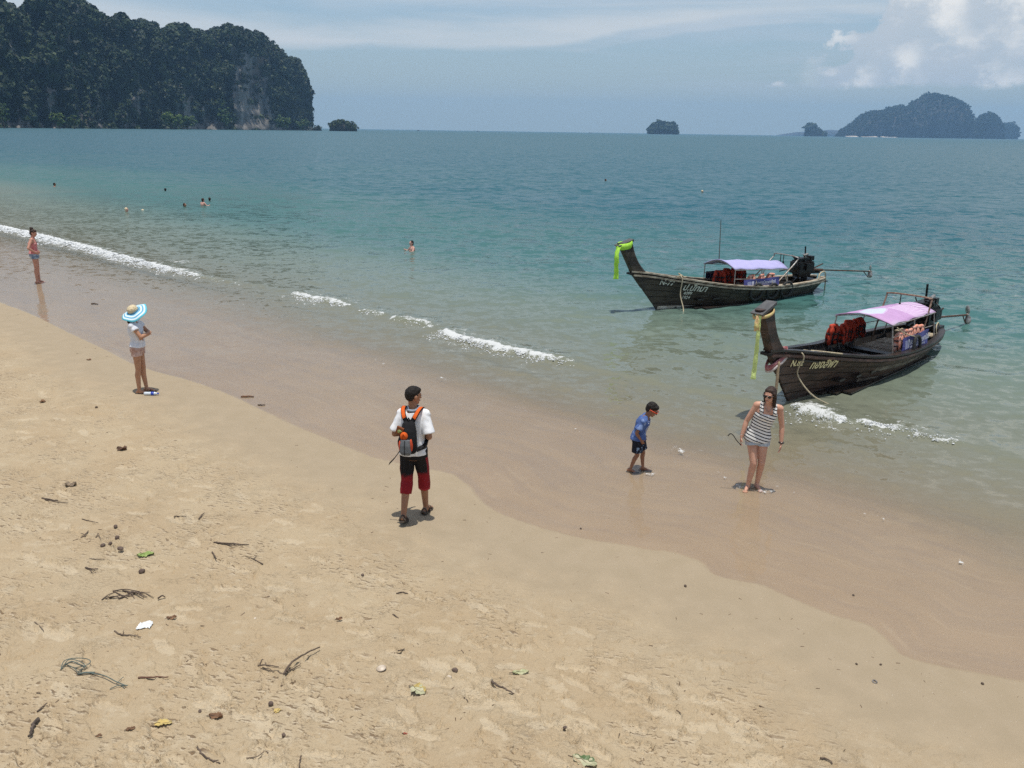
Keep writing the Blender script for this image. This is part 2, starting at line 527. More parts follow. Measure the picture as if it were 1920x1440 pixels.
col = mixc(nt, (s + (n4 - .5) * 1.5).ss(2.5, .7), dry, damp)
sw1 = noise(nt, comb(nt, s * 3.2 + n1 * 2.0, X * .22 - Y * .22, 0.0), 1.0, 4, .6); sw2 = noise(nt, comb(nt, s * 9.0 + n1 * 3.0, X * .5 - Y * .5, 7.0), 1.0, 3, .6)
wet = mixc(nt, sw1.ss(.40, .68) * .55, wet, (.285, .215, .155)); wet = mixc(nt, sw2.ss(.56, .72) * .35, wet, (.40, .31, .21))
edge_s = s + (n2 - .5) * .05 + (n4 - .5) * .12
wetf = edge_s.ss(.05, .0)
col = mixc(nt, wetf, col, wet)
spk = voronoi(nt, v, 24.0)
spk2 = voronoi(nt, comb(nt, X + 3.3, Y + 1.7, 0.0), 11.0)
col = mixc(nt, spk.lt(.055) * (n2 + n4).gt(1.02) * s.gt(.1), col, (.72, .68, .60))
col = mixc(nt, spk2.lt(.045) * n4.gt(.54) * s.gt(.1), col, (.09, .055, .035))
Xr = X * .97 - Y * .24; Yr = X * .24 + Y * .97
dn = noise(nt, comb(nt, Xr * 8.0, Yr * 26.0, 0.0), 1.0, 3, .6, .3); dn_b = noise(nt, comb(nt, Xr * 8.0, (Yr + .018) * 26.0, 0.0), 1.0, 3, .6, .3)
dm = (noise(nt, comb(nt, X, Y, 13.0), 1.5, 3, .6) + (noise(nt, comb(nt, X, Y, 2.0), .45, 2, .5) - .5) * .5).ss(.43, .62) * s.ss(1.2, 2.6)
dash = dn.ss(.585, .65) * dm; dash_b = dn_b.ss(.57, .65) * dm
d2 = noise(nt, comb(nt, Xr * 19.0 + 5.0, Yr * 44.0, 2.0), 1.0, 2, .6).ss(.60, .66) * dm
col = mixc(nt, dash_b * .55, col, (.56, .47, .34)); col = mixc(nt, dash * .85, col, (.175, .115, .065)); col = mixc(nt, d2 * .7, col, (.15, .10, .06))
ln1 = noise(nt, comb(nt, X * 7.0, Y * 11.0, 0.0), 1.0, 3, .55, .6); ln2 = noise(nt, comb(nt, X * 16.0, Y * 21.0, 4.0), 1.0, 3, .55, .6)
mk1 = noise(nt, comb(nt, X, Y, 9.0), 3.2, 3, .6).ss(.52, .66) * s.ss(1.0, 2.4); mk2 = noise(nt, comb(nt, X, Y, 5.0), 2.1, 3, .6).ss(.50, .66) * s.ss(1.0, 2.4)
crack = (ln1 - .5).abs().ss(.035, .0) * mk1 + (ln2 - .5).abs().ss(.05, .0) * mk2 * .7
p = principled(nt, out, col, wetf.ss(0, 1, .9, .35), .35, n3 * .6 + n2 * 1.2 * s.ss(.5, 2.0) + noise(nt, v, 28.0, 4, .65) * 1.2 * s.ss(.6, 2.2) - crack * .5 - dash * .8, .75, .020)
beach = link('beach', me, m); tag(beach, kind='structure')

# ------------------------------------------------------------------ the sea
SURF_PX = [(-200, 385), (0, 427), (60, 440), (120, 455), (200, 475), (300, 502), (400, 524), (500, 541), (560, 554), (640, 573), (700, 589), (800, 611), (840, 627), (940, 656), (1060, 681),
           (1160, 703), (1300, 733), (1400, 752), (1480, 764), (1560, 787), (1640, 799), (1740, 818), (1800, 833), (1920, 866), (2150, 930)]
SURF = catmull(np.array([plane_pt(x, y)[:2] for x, y in SURF_PX]), 5)
_ss = np.concatenate([[0], np.cumsum(np.linalg.norm(np.diff(SURF, axis=0), axis=1))])
def surf_t(px):
    xs = [p[0] for p in SURF_PX]; return float(np.interp(np.interp(px, xs, range(len(xs))) * 5, range(len(_ss)), _ss))
FOAM_RUNS = [(-200, 520, 1.0), (545, 665, .8), (680, 725, .6), (735, 820, .65), (820, 1090, .95), (1478, 1600, 1.0), (1600, 1690, .75), (1690, 1812, .5)]
def foam_along(t):
    f = np.zeros_like(t)
    for a, b, k in FOAM_RUNS:
        ta, tb = surf_t(a), surf_t(b); w = .12 * (tb - ta)
        f = np.maximum(f, k * sstep(ta - .05, ta + w, t) * sstep(tb + .05, tb - w * 1.5, t))
    return f


wr = np.concatenate([radii_list(5.0, 95, 1.0, lambda r: .35 + .02 * r)])
wr = np.concatenate([wr, np.geomspace(wr[-1] * 1.02, 12200, 90)])
WX, WY, WC, WD = polar(wr, dense=41, step=.105, coarse=5.0)
rr = np.hypot(WX, WY)
WS, = (sdist(WX.ravel(), WY.ravel()).reshape(WX.shape),)
WBED = bed_z(WS, WX, WY)
depth0 = np.maximum(-WBED, 0)
dr = np.gradient(wr)[:, None]; foot = np.maximum(rr * math.radians(.105), dr * .6)
shallow = sstep(.0, 1.8, depth0) * .93 + .02 + .10 * sstep(0, .1, depth0)
# wind ripples: crests lie a little askew to the shore
wz = np.zeros_like(WX)
for i, (lam, slope, ang, st) in enumerate([(.34, .10, 10, 1.5), (.52, .12, -12, 1.6), (.80, .12, 20, 1.6), (1.2, .10, 2, 1.8), (2.0, .06, 18, 2.2), (4.2, .035, 6, 2.6), (7.5, .022, 12, 3.0), (16, .014, 4, 3.5)]):
    a = math.radians(ang); c, s_ = math.cos(a), math.sin(a)
    A = (WX * c + WY * s_) / (lam * st); B = (-WX * s_ + WY * c) / lam
    wx, wy = .5 * perlin(WX / (lam * 6), WY / (lam * 6), 40 + i), .5 * perlin(WX / (lam * 6), WY / (lam * 6), 60 + i)
    h = perlin(A + wx, B * 1.0 + wy, 80 + i)
    h = .6 * h + .4 * (1 - 2 * np.abs(perlin(A * .8 + wy, B * .8 + wx, 100 + i)))
    wz += h * slope * lam / 1.7 * np.clip(lam / (1.6 * foot) - .25, 0, 1)
gust = .75 + .45 * perlin(WX / 22, WY / 60, 120)
wz *= shallow * np.clip(gust, .35, 1.3)
near_m = rr < 75
t_s = np.zeros_like(WX); d_s = np.full_like(WX, 99.0)
dd_, tt_ = sdist(WX[near_m], WY[near_m], SURF, True)
d_s[near_m] = dd_; t_s[near_m] = tt_           # d_s > 0: on the shore side of the breaking wave
fa = foam_along(t_s)
wob = .12 * perlin(t_s / .8, t_s * 0, 130) + .05 * perlin(t_s / .25, t_s * 0, 133)
e = d_s + wob
ridge = np.where(e > 0, np.exp(-(e / .16) ** 2), np.exp(-(e / .55) ** 2))
ridge_h = (.05 + .075 * np.clip(fa, 0, 1)) * (.7 + .5 * perlin(t_s / 1.6, t_s * 0, 135)) * (d_s < 50)
wz += ridge * np.maximum(ridge_h, 0)
# older, lower swells beyond and small wavelets washing up the sand
for off, amp, wdt, sd_ in ((-2.3, .030, .5, 141), (-4.6, .035, .7, 143), (1.5, .012, .25, 145), (2.6, .008, .22, 147)):
    ee = d_s - off + .55 * perlin(t_s / 2.2, t_s * 0, sd_)
    wz += amp * np.exp(-(ee / wdt) ** 2) * np.clip(.5 + perlin(t_s / 3.0, t_s * 0, sd_ + 1), 0, 1.2) * (d_s < 50) * sstep(0, .04, depth0)
# foam: the white strip at the crest, its torn trail, thin lace lines on the wash
strip = fa * sstep(-.14, -.02, e) * sstep(.16 + .22 * fa, .02, e)
wide = .9 * fa * sstep(26, 40, rr) * sstep(-.3, 0, e) * sstep(.85, .15, e)
trail = .42 * fa * sstep(-1.1, -.15, e) * sstep(.1, -.1, e)
foam = np.maximum(np.maximum(strip, trail), wide)
ld = np.full_like(WX, 99.0); lt = np.zeros_like(WX)
a_, b_ = sdist(WX[near_m], WY[near_m], LACE, True); ld[near_m] = a_; lt[near_m] = b_
le = ld + .22 * perlin(lt / .7, lt * 0, 150) + .06 * perlin(lt / .2, lt * 0, 151)
lace = np.exp(-(le / .030) ** 2) * sstep(-.05, .35, perlin(lt / 1.1, lt * 0, 152)) * .45
foam = np.maximum(foam, lace)
for (px, py, sz, k) in ((1278, 845, .22, .34), (545, 734, .12, .38), (336, 492, .45, .55), (1440, 919, .22, .26), (1214, 889, .12, .20), (1690, 800, .3, .35), (1560, 790, .4, .4)):
    c_ = plane_pt(px, py); q = np.hypot((WX - c_[0]) / 1.9, WY - c_[1]) / sz
    foam = np.maximum(foam, k * np.exp(-q * q))
WZ = np.where(WS > .02, np.minimum(0.0, wz), wz) + .002
rough = .05 + .22 * sstep(14, 90, rr) + .12 * sstep(90, 1500, rr)
Q = grid_quads(len(wr), WC, True)
keep = (WS.ravel()[Q].min(1) < .25)
used = np.unique(Q[keep]); remap = np.full(WX.size, -1); remap[used] = np.arange(len(used))
V = np.stack([WX, WY, WZ], -1).reshape(-1, 3)[used]
dep = np.maximum(WZ - WBED, 0).ravel()[used]
me = mesh_quads('sea', V, remap[Q[keep]], dict(depth=dep, foam=foam.ravel()[used], chop=rough.ravel()[used]))
m, nt, out = new_mat('sea_water')
v = texco(nt, 'Object'); X, Y, Z = sepxyz(nt, v)
dp = attr(nt, 'depth'); fo = attr(nt, 'foam'); ch = attr(nt, 'chop')
T = (dp * -2.6).exp()
big = noise(nt, comb(nt, X * .02, Y * .05, 0.0), 1.0, 4)
body = mixc(nt, dp.ss(.05, .75), (.300, .275, .195), (.175, .205, .155))
body = mixc(nt, dp.ss(.55, 1.9), body, (.048, .134, .124))
body = mixc(nt, (dp + (big - .5) * 2.0).ss(1.6, 5.5), body, (.012, .086, .114))
dif = nt.nodes.new('ShaderNodeBsdfDiffuse'); nt.links.new(body.s, dif.inputs[0])
tr = nt.nodes.new('ShaderNodeBsdfTransparent')
tc = mixc(nt, dp.ss(0, 1.0), (.99, .985, .97), (.62, .82, .70)); nt.links.new(tc.s, tr.inputs[0])
mx = nt.nodes.new('ShaderNodeMixShader'); nt.links.new(T.s, mx.inputs[0]); nt.links.new(dif.outputs[0], mx.inputs[1]); nt.links.new(tr.outputs[0], mx.inputs[2])
def ncol(vec, detail):
    n = nt.nodes.new('ShaderNodeTexNoise'); nt.links.new(vec.s, n.inputs['Vector']); n.inputs['Scale'].default_value = 1.0; n.inputs['Detail'].default_value = detail; n.inputs['Roughness'].default_value = .6
    return N(nt, n.outputs[1])
def vmath(op, a, b):
    n = nt.nodes.new('ShaderNodeVectorMath'); n.operation = op; nt.links.new(a.s, n.inputs[0])
    if isinstance(b, N): nt.links.new(b.s, n.inputs[1])
    elif b is not None: n.inputs[1].default_value = b
    return N(nt, n.outputs[0])
# small ripples as slopes of the surface (fine near by, longer wavelets everywhere)
q1 = vmath('SUBTRACT', ncol(comb(nt, X * 3.6 + Y * .5, Y * 4.6, 0.0), 3), (.5, .5, .5)); q2 = vmath('SUBTRACT', ncol(comb(nt, X * 1.05 + Y * .25, Y * 1.7, 3.0), 4), (.5, .5, .5))
q3 = vmath('SUBTRACT', ncol(comb(nt, X * .06, Y * .16, 6.0), 3), (.5, .5, .5))
k1 = dp.ss(0, .30, .11, .55); k2 = dp.ss(.1, 2.6, .06, .95); k3 = dp.ss(.6, 3.0, .0, .10)
slope = vmath('ADD', vmath('ADD', vmath('MULTIPLY', q1, comb(nt, k1 * .7, k1, 0.0)), vmath('MULTIPLY', q2, comb(nt, k2 * .6, k2, 0.0))), vmath('MULTIPLY', q3, comb(nt, k3 * .6, k3, 0.0)))
geo = nt.nodes.new('ShaderNodeNewGeometry')
wn = vmath('NORMALIZE', vmath('ADD', N(nt, geo.outputs['Normal']), slope), None)
# Schlick reflectance of a wind-roughened sea: unresolved wavelets lean their visible facets towards any viewer by about the surface's own slope
dt = nt.nodes.new('ShaderNodeVectorMath'); dt.operation = 'DOT_PRODUCT'; nt.links.new(wn.s, dt.inputs[0]); nt.links.new(geo.outputs['Incoming'], dt.inputs[1])
cosv = (N(nt, dt.outputs['Value']).max(0.0) + ch * .58).min(1.0)
refl = (1.0 - cosv).pow(5.0) * .98 + .02
gl = nt.nodes.new('ShaderNodeBsdfGlossy'); nt.links.new(ch.s, gl.inputs['Roughness']); nt.links.new(wn.s, gl.inputs['Normal'])
mx2 = nt.nodes.new('ShaderNodeMixShader'); nt.links.new(refl.s, mx2.inputs[0]); nt.links.new(mx.outputs[0], mx2.inputs[1]); nt.links.new(gl.outputs[0], mx2.inputs[2])
fn = noise(nt, v, 7.0, 6, .72, .8); fn2 = voronoi(nt, comb(nt, X + fn * .25, Y + fn * .25, 0.0), 5.5)
fh = noise(nt, v, 34.0, 3, .6)
fmask = (fo * 1.0 + (fn - .5) * 1.6 - (.45 - fn2) * .8 + (fh - .5) * 1.3 - .56).ss(.0, .30)
fmask = fmask * fo.ss(.05, .20)
fd = nt.nodes.new('ShaderNodeBsdfDiffuse'); fd.inputs[0].default_value = (.60, .615, .61, 1)
mx3 = nt.nodes.new('ShaderNodeMixShader'); nt.links.new((fmask * .86).s, mx3.inputs[0]); nt.links.new(mx2.outputs[0], mx3.inputs[1]); nt.links.new(fd.outputs[0], mx3.inputs[2])
nt.links.new(mx3.outputs[0], out.inputs[0])
sea = link('sea', me, m); tag(sea, kind='structure')

# bubbly crest of the breaking wave: thousands of small froth lumps, one mass
_ico = bmesh.new(); bmesh.ops.create_icosphere(_ico, subdivisions=1, radius=1.0)
ICO_V = np.array([v_.co[:] for v_ in _ico.verts]); ICO_F = np.array([[v_.index for v_ in f.verts] for f in _ico.faces]); _ico.free()
LV, LF = [], []; cnt = 0
ts = RNG.uniform(0, _ss[-1], 90000); fk = foam_along(ts)
ts = ts[RNG.uniform(0, 1, len(ts)) < fk * .45]
px_ = np.interp(ts, _ss, SURF[:, 0]); py_ = np.interp(ts, _ss, SURF[:, 1])
tx = np.interp(ts + .1, _ss, SURF[:, 0]) - np.interp(ts - .1, _ss, SURF[:, 0]); ty = np.interp(ts + .1, _ss, SURF[:, 1]) - np.interp(ts - .1, _ss, SURF[:, 1])
ln = np.hypot(tx, ty) + 1e-9; nx, ny = ty / ln, -tx / ln      # towards the shore
fk = foam_along(ts); wobl = .12 * perlin(ts / .8, ts * 0, 130) + .05 * perlin(ts / .25, ts * 0, 133)
off = np.abs(RNG.normal(0, 1, len(ts))) * (.12 + .20 * fk) * (.6 + .8 * np.abs(perlin(ts / .5, ts * 0, 160))) - .06 - wobl
clus = sstep(-.25, .35, perlin(ts / .35, off / .22, 161) + .25 * fk)
ok = RNG.uniform(0, 1, len(ts)) < clus
ts, off, nx, ny, px_, py_, fk = [q[ok] for q in (ts, off, nx, ny, px_, py_, fk)]
n_l = min(len(ts), 15000)
for i in range(n_l):
    rr_ = math.hypot(px_[i], py_[i]); sz = (.004 + .013 * RNG.uniform() ** 2) * (1 + .075 * max(rr_ - 15, 0))
    hh = max(0, (.07 * fk[i]) * math.exp(-(off[i] / .25) ** 2)) + RNG.uniform(0, .03) * fk[i]
    sc3 = np.array([sz * RNG.uniform(.8, 1.7), sz * RNG.uniform(.8, 1.4), sz * RNG.uniform(.5, .9)])
    LV.append(ICO_V * sc3 * RNG.uniform(.75, 1.2, (len(ICO_V), 1)) + np.array([px_[i] + nx[i] * off[i], py_[i] + ny[i] * off[i], .012 + hh]))
    LF.append(ICO_F + cnt); cnt += len(ICO_V)
me = mesh_quads('surf_foam', np.concatenate(LV), np.concatenate(LF))
mf, nt, out = new_mat('froth')
principled(nt, out, (.62, .635, .63), .5, .5)
o = link('surf_foam', me, mf); tag(o, 'white bubbly foam along the small breaking wave at the shore', kind='stuff')

# ------------------------------------------------------------------ headland, islands
def leaf_mass(name, C, Nrm, size, tint, per=24, mat_=None, parent=None, leaf=.42):
    """crowns as loose shells of small leaf clumps, joined into one mass"""
    n = len(C); rg = np.random.default_rng(len(C))
    dirs = rg.normal(0, 1, (n, per, 3)); dirs /= np.linalg.norm(dirs, axis=2, keepdims=True)
    dirs = dirs + Nrm[:, None, :] * .55 + np.array([0, 0, .35]); dirs /= np.linalg.norm(dirs, axis=2, keepdims=True)
    rad_ = size[:, None] * rg.uniform(.55, 1.08, (n, per))
    P = C[:, None, :] + dirs * rad_[..., None] * np.array([1, 1, .82])
    nn = dirs + rg.normal(0, .45, dirs.shape); nn /= np.linalg.norm(nn, axis=2, keepdims=True)
    a = rg.normal(0, 1, nn.shape); u = np.cross(nn, a); u /= np.linalg.norm(u, axis=2, keepdims=True); w = np.cross(nn, u)
    L = (size[:, None] * leaf * rg.uniform(.7, 1.35, (n, per)))[..., None]
    k = rg.uniform(.6, 1.0, (n, per))[..., None]
    q = np.stack([P - u * L, P - w * L * k + nn * L * .15, P + u * L, P + w * L * k + nn * L * .15], 2).reshape(-1, 3)
    tn = np.repeat(np.clip(tint[:, None] + rg.normal(0, .06, (n, per)), 0, 1).ravel(), 4)
    me = mesh_quads(name, q, np.arange(len(q)).reshape(-1, 4), dict(tint=tn))
    return link(name, me, mat_, parent, smooth=False)


def leaf_mat(name, lo, mid, hi):
    m, nt, out = new_mat(name); t = attr(nt, 'tint')
    col = mixc(nt, t.ss(.0, .55), lo, mid); col = mixc(nt, t.ss(.55, 1.0), col, hi)
    p = principled(nt, out, col, .65, .25)
    return m


M_JUNGLE = leaf_mat('jungle_leaves', (.008, .017, .007), (.023, .041, .013), (.062, .082, .025))
M_BUSH = leaf_mat('sunny_leaves', (.03, .06, .015), (.065, .11, .022), (.12, .17, .035))


def rock_mat(name, sc, k=1.0):
    m, nt, out = new_mat(name); v = texco(nt); x, y, z = sepxyz(nt, v)
    n1 = noise(nt, comb(nt, x * 1.0, y * 1.0, z * .22), sc, 6, .62, .5); n2 = noise(nt, v, sc * .3, 4); n3 = noise(nt, comb(nt, x, y, z * .35), sc * 4, 4)
    col = mixc(nt, n1.ss(.36, .66), (.060 * k, .058 * k, .055 * k), (.230 * k, .212 * k, .188 * k))
    col = mixc(nt, n2.ss(.55, .72) * .6, col, (.24 * k, .17 * k, .105 * k))
    col = mixc(nt, n3.ss(.55, .75) * .5, col, (.035, .036, .034))
    principled(nt, out, col, .9, .2, n1 + n3 * .5, .8, 2.5)
    return m


M_CLIFF = rock_mat('karst_rock', .03)

# the headland: waterline runs from near on the left to far at its tip
SIL = [(-520, -190), (-300, -150), (-120, -70), (-40, -30), (0, -16), (30, -6), (58, 1), (74, 13), (84, -4), (110, -22), (150, -26), (185, -6), (205, 12), (222, 27), (235, 39), (238, 30), (246, 25), (256, 28), (270, 39), (290, 33), (305, 39), (323, 52),
       (330, 49), (345, 44), (365, 46), (385, 53), (399, 55), (402, 66), (412, 56), (425, 49), (440, 45), (455, 51), (480, 58), (505, 64), (522, 74), (535, 90), (548, 101), (562, 107), (572, 114), (580, 130), (585, 152), (588, 175)]
sx = np.array([p[0] for p in SIL], float); sy = np.array([p[1] for p in SIL], float)
NU, NV = 420, 90
U = np.linspace(-520, 588, NU)
ytop = np.interp(U, sx, sy) + 1.6 * perlin(U / 7, U * 0, 201) + .8 * perlin(U / 2.5, U * 0, 202)
D0 = np.interp(U, [-520, 0, 200, 330, 450, 520, 588], [520, 980, 1180, 1350, 1520, 1640, 1800])
TH = np.linspace(0, 1, NV)
HV = np.zeros((NU, NV, 3))
for i, px in enumerate(U):
    D = D0[i]
    ztop = at_depth(px, ytop[i], D + 70)[2]
    # buttresses and gullies
    gul = 38 * fbm(px / 62, .3, 3, 210) + 9 * perlin(px / 14, 1.1, 214)
    steep = sstep(425, 448, px) * sstep(522, 500, px)
    d_ = ray(px, 240); tan_az = d_[0] / d_[1]
    for j, t in enumerate(TH):
        z = -8 + (ztop + 8) * t
        lean = 55 * t ** 2.2 * (1 - .75 * steep) + 70 * sstep(.86, 1.0, t) ** 2
        bulge = 24 * fbm(px / 30, t * 4.5, 4, 220) * (1 - .4 * steep) - 14 * math.exp(-((t - .05) / .05) ** 2)
        Dd = D + gul * (1 - .3 * t) + lean + bulge - 26 * steep * (1 - t)
        HV[i, j] = (Dd * tan_az, Dd, z)
idx = lambda i, j: i * NV + j
front = HV.reshape(-1, 3)
back = HV.copy(); back[..., 0] = back[..., 0] * 1.0 - 330; back[..., 1] += 420
Vs = np.concatenate([front, back.reshape(-1, 3)]); nF = NU * NV
g = grid_quads(NU, NV)
Fq = [g[:, ::-1], g + nF]
i_ = np.arange(NU - 1); j_ = np.arange(NV - 1)
Fq.append(np.stack([i_ * NV + NV - 1, (i_ + 1) * NV + NV - 1, (i_ + 1) * NV + NV - 1 + nF, i_ * NV + NV - 1 + nF], -1))
e_ = (NU - 1) * NV
Fq.append(np.stack([e_ + j_, e_ + j_ + 1, e_ + j_ + 1 + nF, e_ + j_ + nF], -1)[:, ::-1])
me = mesh_quads('headland', Vs, np.concatenate(Fq))
bm = bmesh.new(); bm.from_mesh(me); bmesh.ops.recalc_face_normals(bm, faces=bm.faces[:]); bm.to_mesh(me); bm.free()
headland = link('headland', me, M_CLIFF); tag(headland, kind='structure')
# jungle clinging to it
gu = np.gradient(HV, axis=0); gv = np.gradient(HV, axis=1); nrm = np.cross(gu, gv); nrm /= np.linalg.norm(nrm, axis=2, keepdims=True) + 1e-9
nrm *= np.where(nrm[..., 1:2] > 0, -1, 1)
NT = 15000
ui = RNG.uniform(120, NU - 2, NT * 3); vi = RNG.uniform(3, NV - 1.01, NT * 3)
upx = np.interp(ui, range(NU), U); vt = vi / (NV - 1)
dens = .25 + .75 * sstep(.10, .42, vt + .28 * perlin(upx / 40, vt * 3, 230)) + .35 * perlin(upx / 16, vt * 6, 231)
bare = sstep(438, 446, upx) * sstep(513, 503, upx) * sstep(.80, .74, vt + .05 * perlin(upx / 9, vt * 9, 233))
bare = np.maximum(bare, .8 * sstep(355, 366, upx) * sstep(420, 408, upx) * sstep(.46, .38, vt + .12 * perlin(upx / 14, vt * 4, 232)))
bare = np.maximum(bare, .6 * sstep(.12, .4, perlin(upx / 13, vt * 1.6, 236)) * sstep(.7, .3, vt))
dens *= 1 - .93 * bare
dens = np.where(vt > .93, 1.0, dens)
ok = RNG.uniform(0, 1, len(ui)) < dens
ui, vi, upx, vt = [q[ok][:NT] for q in (ui, vi, upx, vt)]
a, b = ui.astype(int), vi.astype(int); fu, fv = (ui - a)[:, None], (vi - b)[:, None]
C = (HV[a, b] * (1 - fu) + HV[a + 1, b] * fu) * (1 - fv) + (HV[a, b + 1] * (1 - fu) + HV[a + 1, b + 1] * fu) * fv
Nn = nrm[a, b]
size = RNG.uniform(2.8, 7.0, len(C)) * (.75 + .45 * sstep(-.4, .5, perlin(upx / 30, vt * 6, 235)))
tint = np.clip(.30 + .28 * perlin(upx / 22, vt * 9, 240) + RNG.normal(0, .22, len(C)), 0, 1)
C = C + Nn * size[:, None] * .25
o = leaf_mass('headland_jungle', C, Nn, size, tint, 22, M_JUNGLE); tag(o, 'dark green jungle covering the limestone headland', kind='stuff')
# trees that stand out at the foot of the cliff
M_TRUNK = mat('tree_bark', (.10, .075, .05), scale=3)
def foot_tree(px, py, D, w, h, label, bright=.75, seed=0):
    rg = np.random.default_rng(seed); P = at_depth(px, py, D); P[2] = 1.0
    t = empty('tree', P); tag(t, label, 'tree', 'trees at the foot of the headland')
    mb = MB(); mb.tube([(0, 0, -6), (0, 0, h * .3), (w * .05, 0, h * .7)], [.9, .7, .3], 7)
    for k in range(4):
        a = rg.uniform(0, 6.28); mb.tube([(0, 0, h * .3), (math.cos(a) * w * .22, math.sin(a) * w * .22, h * .62)], [.45, .2], 5)
    mb.build('trunk', M_TRUNK, t)
    n = 46; c = rg.normal(0, 1, (n, 3)); c /= np.linalg.norm(c, axis=1, keepdims=True); c *= rg.uniform(.3, 1, (n, 1))
    c = c * np.array([w * .46, w * .38, h * .42]) + np.array([0, 0, h * .52])
    nn = c - np.array([0, 0, h * .4]); nn /= np.linalg.norm(nn, axis=1, keepdims=True) + 1e-9
    leaf_mass('crown', c, nn, rg.uniform(1.6, 3.2, n) * w / 26, np.clip(rg.normal(bright, .2, n), 0, 1), 26, M_BUSH, t)
foot_tree(112, 240, 985, 19, 19, 'yellow-green bushy tree at the cliff foot nearest the left end of the headland', .8, 1)
foot_tree(140, 240, 1010, 17, 15, 'low dark green tree just right of the yellow-green tree at the cliff foot', .3, 2)
foot_tree(322, 242, 1245, 32, 26, 'light green spreading tree at the middle of the cliff foot', .62, 3)
foot_tree(352, 242, 1270, 26, 20, 'darker green tree beside the light green tree in the middle of the cliff foot', .3, 4)
foot_tree(424, 243, 1395, 25, 42, 'tall green tree against the left side of the bare grey rock face', .5, 5)
foot_tree(530, 243, 1560, 34, 26, 'olive green tree right of the bare grey rock face', .55, 6)
foot_tree(568, 243, 1640, 26, 24, 'sunlit olive tree at the rocky tip of the headland', .62, 7)
foot_tree(8, 240, 900, 16, 28, 'green tree at the far left edge of the cliff foot', .42, 8)


def islet(name, pts, D, rough, label, nclump, csize, veg=.5, base_y=None, cat='islet', tmean=.4, depth_k=.6):
    """an island from its skyline: closed, rounded in depth, wooded"""
    pts = np.array(pts, float); x0, x1 = pts[0, 0], pts[-1, 0]; nu = max(26, int((x1 - x0) * 1.2)); nv = 18
    us = np.linspace(x0, x1, nu); P0 = at_depth((x0 + x1) / 2, 245, D); mpp = D / FPX
    hy = np.interp(us, pts[:, 0], pts[:, 1]); half = (x1 - x0) * mpp / 2
    V = []
    cx = P0[0]
    for i, u in enumerate(us):
        hz = max(at_depth(u, hy[i], D)[2], 1.0); X = at_depth(u, 245, D)[0] - cx
        dh = depth_k * half * math.sqrt(max(0.0, 1 - (X / (half * 1.02)) ** 2)) + 2 * mpp
        for j in range(nv):
            a = math.pi * j / (nv - 1)
            r = fbm(u / 6, j * .55, 3, 300 + int(D) % 50) * rough
            zz = hz * min(1.0, math.sin(a) ** .55 * 1.0) if 0 < j < nv - 1 else -4
            V.append((X + r * .5 * mpp, -math.cos(a) * dh * (1 + .12 * r), zz * (1 + .04 * r * math.sin(a))))
    me = mesh_quads(name, np.array(V), grid_quads(nu, nv))
    bm = bmesh.new(); bm.from_mesh(me)
    bmesh.ops.holes_fill(bm, edges=bm.edges[:], sides=0); bmesh.ops.recalc_face_normals(bm, faces=bm.faces[:]); bm.to_mesh(me); bm.free()
    o = link(name, me, rock_mat('rock_' + name, 18.0 / (half + 40), .40))
    o.location = (cx, D, 0); tag(o, label, cat)
    if nclump == 0: return o
    V = np.array(V).reshape(nu, nv, 3)
    rg = np.random.default_rng(int(D)); ii = rg.integers(1, nu - 1, nclump); jj = rg.integers(1, nv // 2 + 3, nclump)
    hh = V[ii, jj, 2] / V[ii, :, 2].max(axis=1)
    k = rg.uniform(0, 1, nclump) < np.clip(veg + (hh - .5) * 1.3 + .3 * perlin(ii / 3.0, jj / 2.0, 310), .05, 1)
    ii, jj = ii[k], jj[k]
    C = V[ii, jj] + rg.normal(0, csize * .5, (len(ii), 3)); C[:, 2] = np.maximum(C[:, 2], csize * .4)
    Nn = np.stack([C[:, 0] / half * .5, -np.ones(len(C)) * .6, np.ones(len(C)) * .7], -1); Nn /= np.linalg.norm(Nn, axis=1, keepdims=True)
    f = leaf_mass('foliage', C, Nn, rg.uniform(.7, 1.25, len(C)) * csize, np.clip(rg.normal(tmean, .2, len(C)), 0, 1), 20, M_JUNGLE, o)
    f['kind'] = 'stuff'
    return o


islet('islet', [(619, 246), (620, 236), (626, 231), (634, 228.5), (641, 227.5), (648, 230), (656, 233), (664, 237), (669, 245)], 1650, .5, 'small scrub-topped rock standing in the sea off the headland tip', 170, 3.2, .45, tmean=.6)
islet('islet', [(588, 245), (590, 240), (594, 237), (599, 238), (603, 245)], 1690, .5, 'smallest low rock touching the tip of the headland', 30, 2.4, .4, tmean=.5)
islet('islet', [(1217, 249.5), (1220, 243), (1224, 238), (1229, 235), (1234, 232.5), (1242, 232), (1247, 235), (1250, 236.5), (1256, 233), (1262, 237), (1265, 243), (1268, 249.5)], 4300, .5, 'round wooded islet alone on the horizon in the middle', 260, 11, .7, tmean=.45)
islet('island', [(1510, 254), (1510.5, 240), (1513, 237), (1519, 235.5), (1526, 240), (1532, 246), (1540, 249), (1545, 255)], 5600, .5, 'small pointed rock island left of the big island', 200, 14, .4, cat='island')
big = islet('island', [(1572, 256), (1577, 250), (1582, 243), (1593, 237), (1604, 229), (1610, 221.5), (1617, 219), (1624, 211), (1640, 209), (1648, 213), (1656, 209), (1664, 204), (1676, 200), (1690, 202), (1698, 210), (1702, 208), (1709, 190), (1721, 188),
                        (1726, 178), (1738, 177), (1752, 181), (1765, 182), (1780, 188), (1792, 192), (1800, 203), (1806, 212), (1810, 230), (1816, 240), (1820, 260)], 6000, .8, 'big hazy steep-sided island with a white beach at its foot', 3400, 8, .55, cat='island', tmean=.25, depth_k=.45)
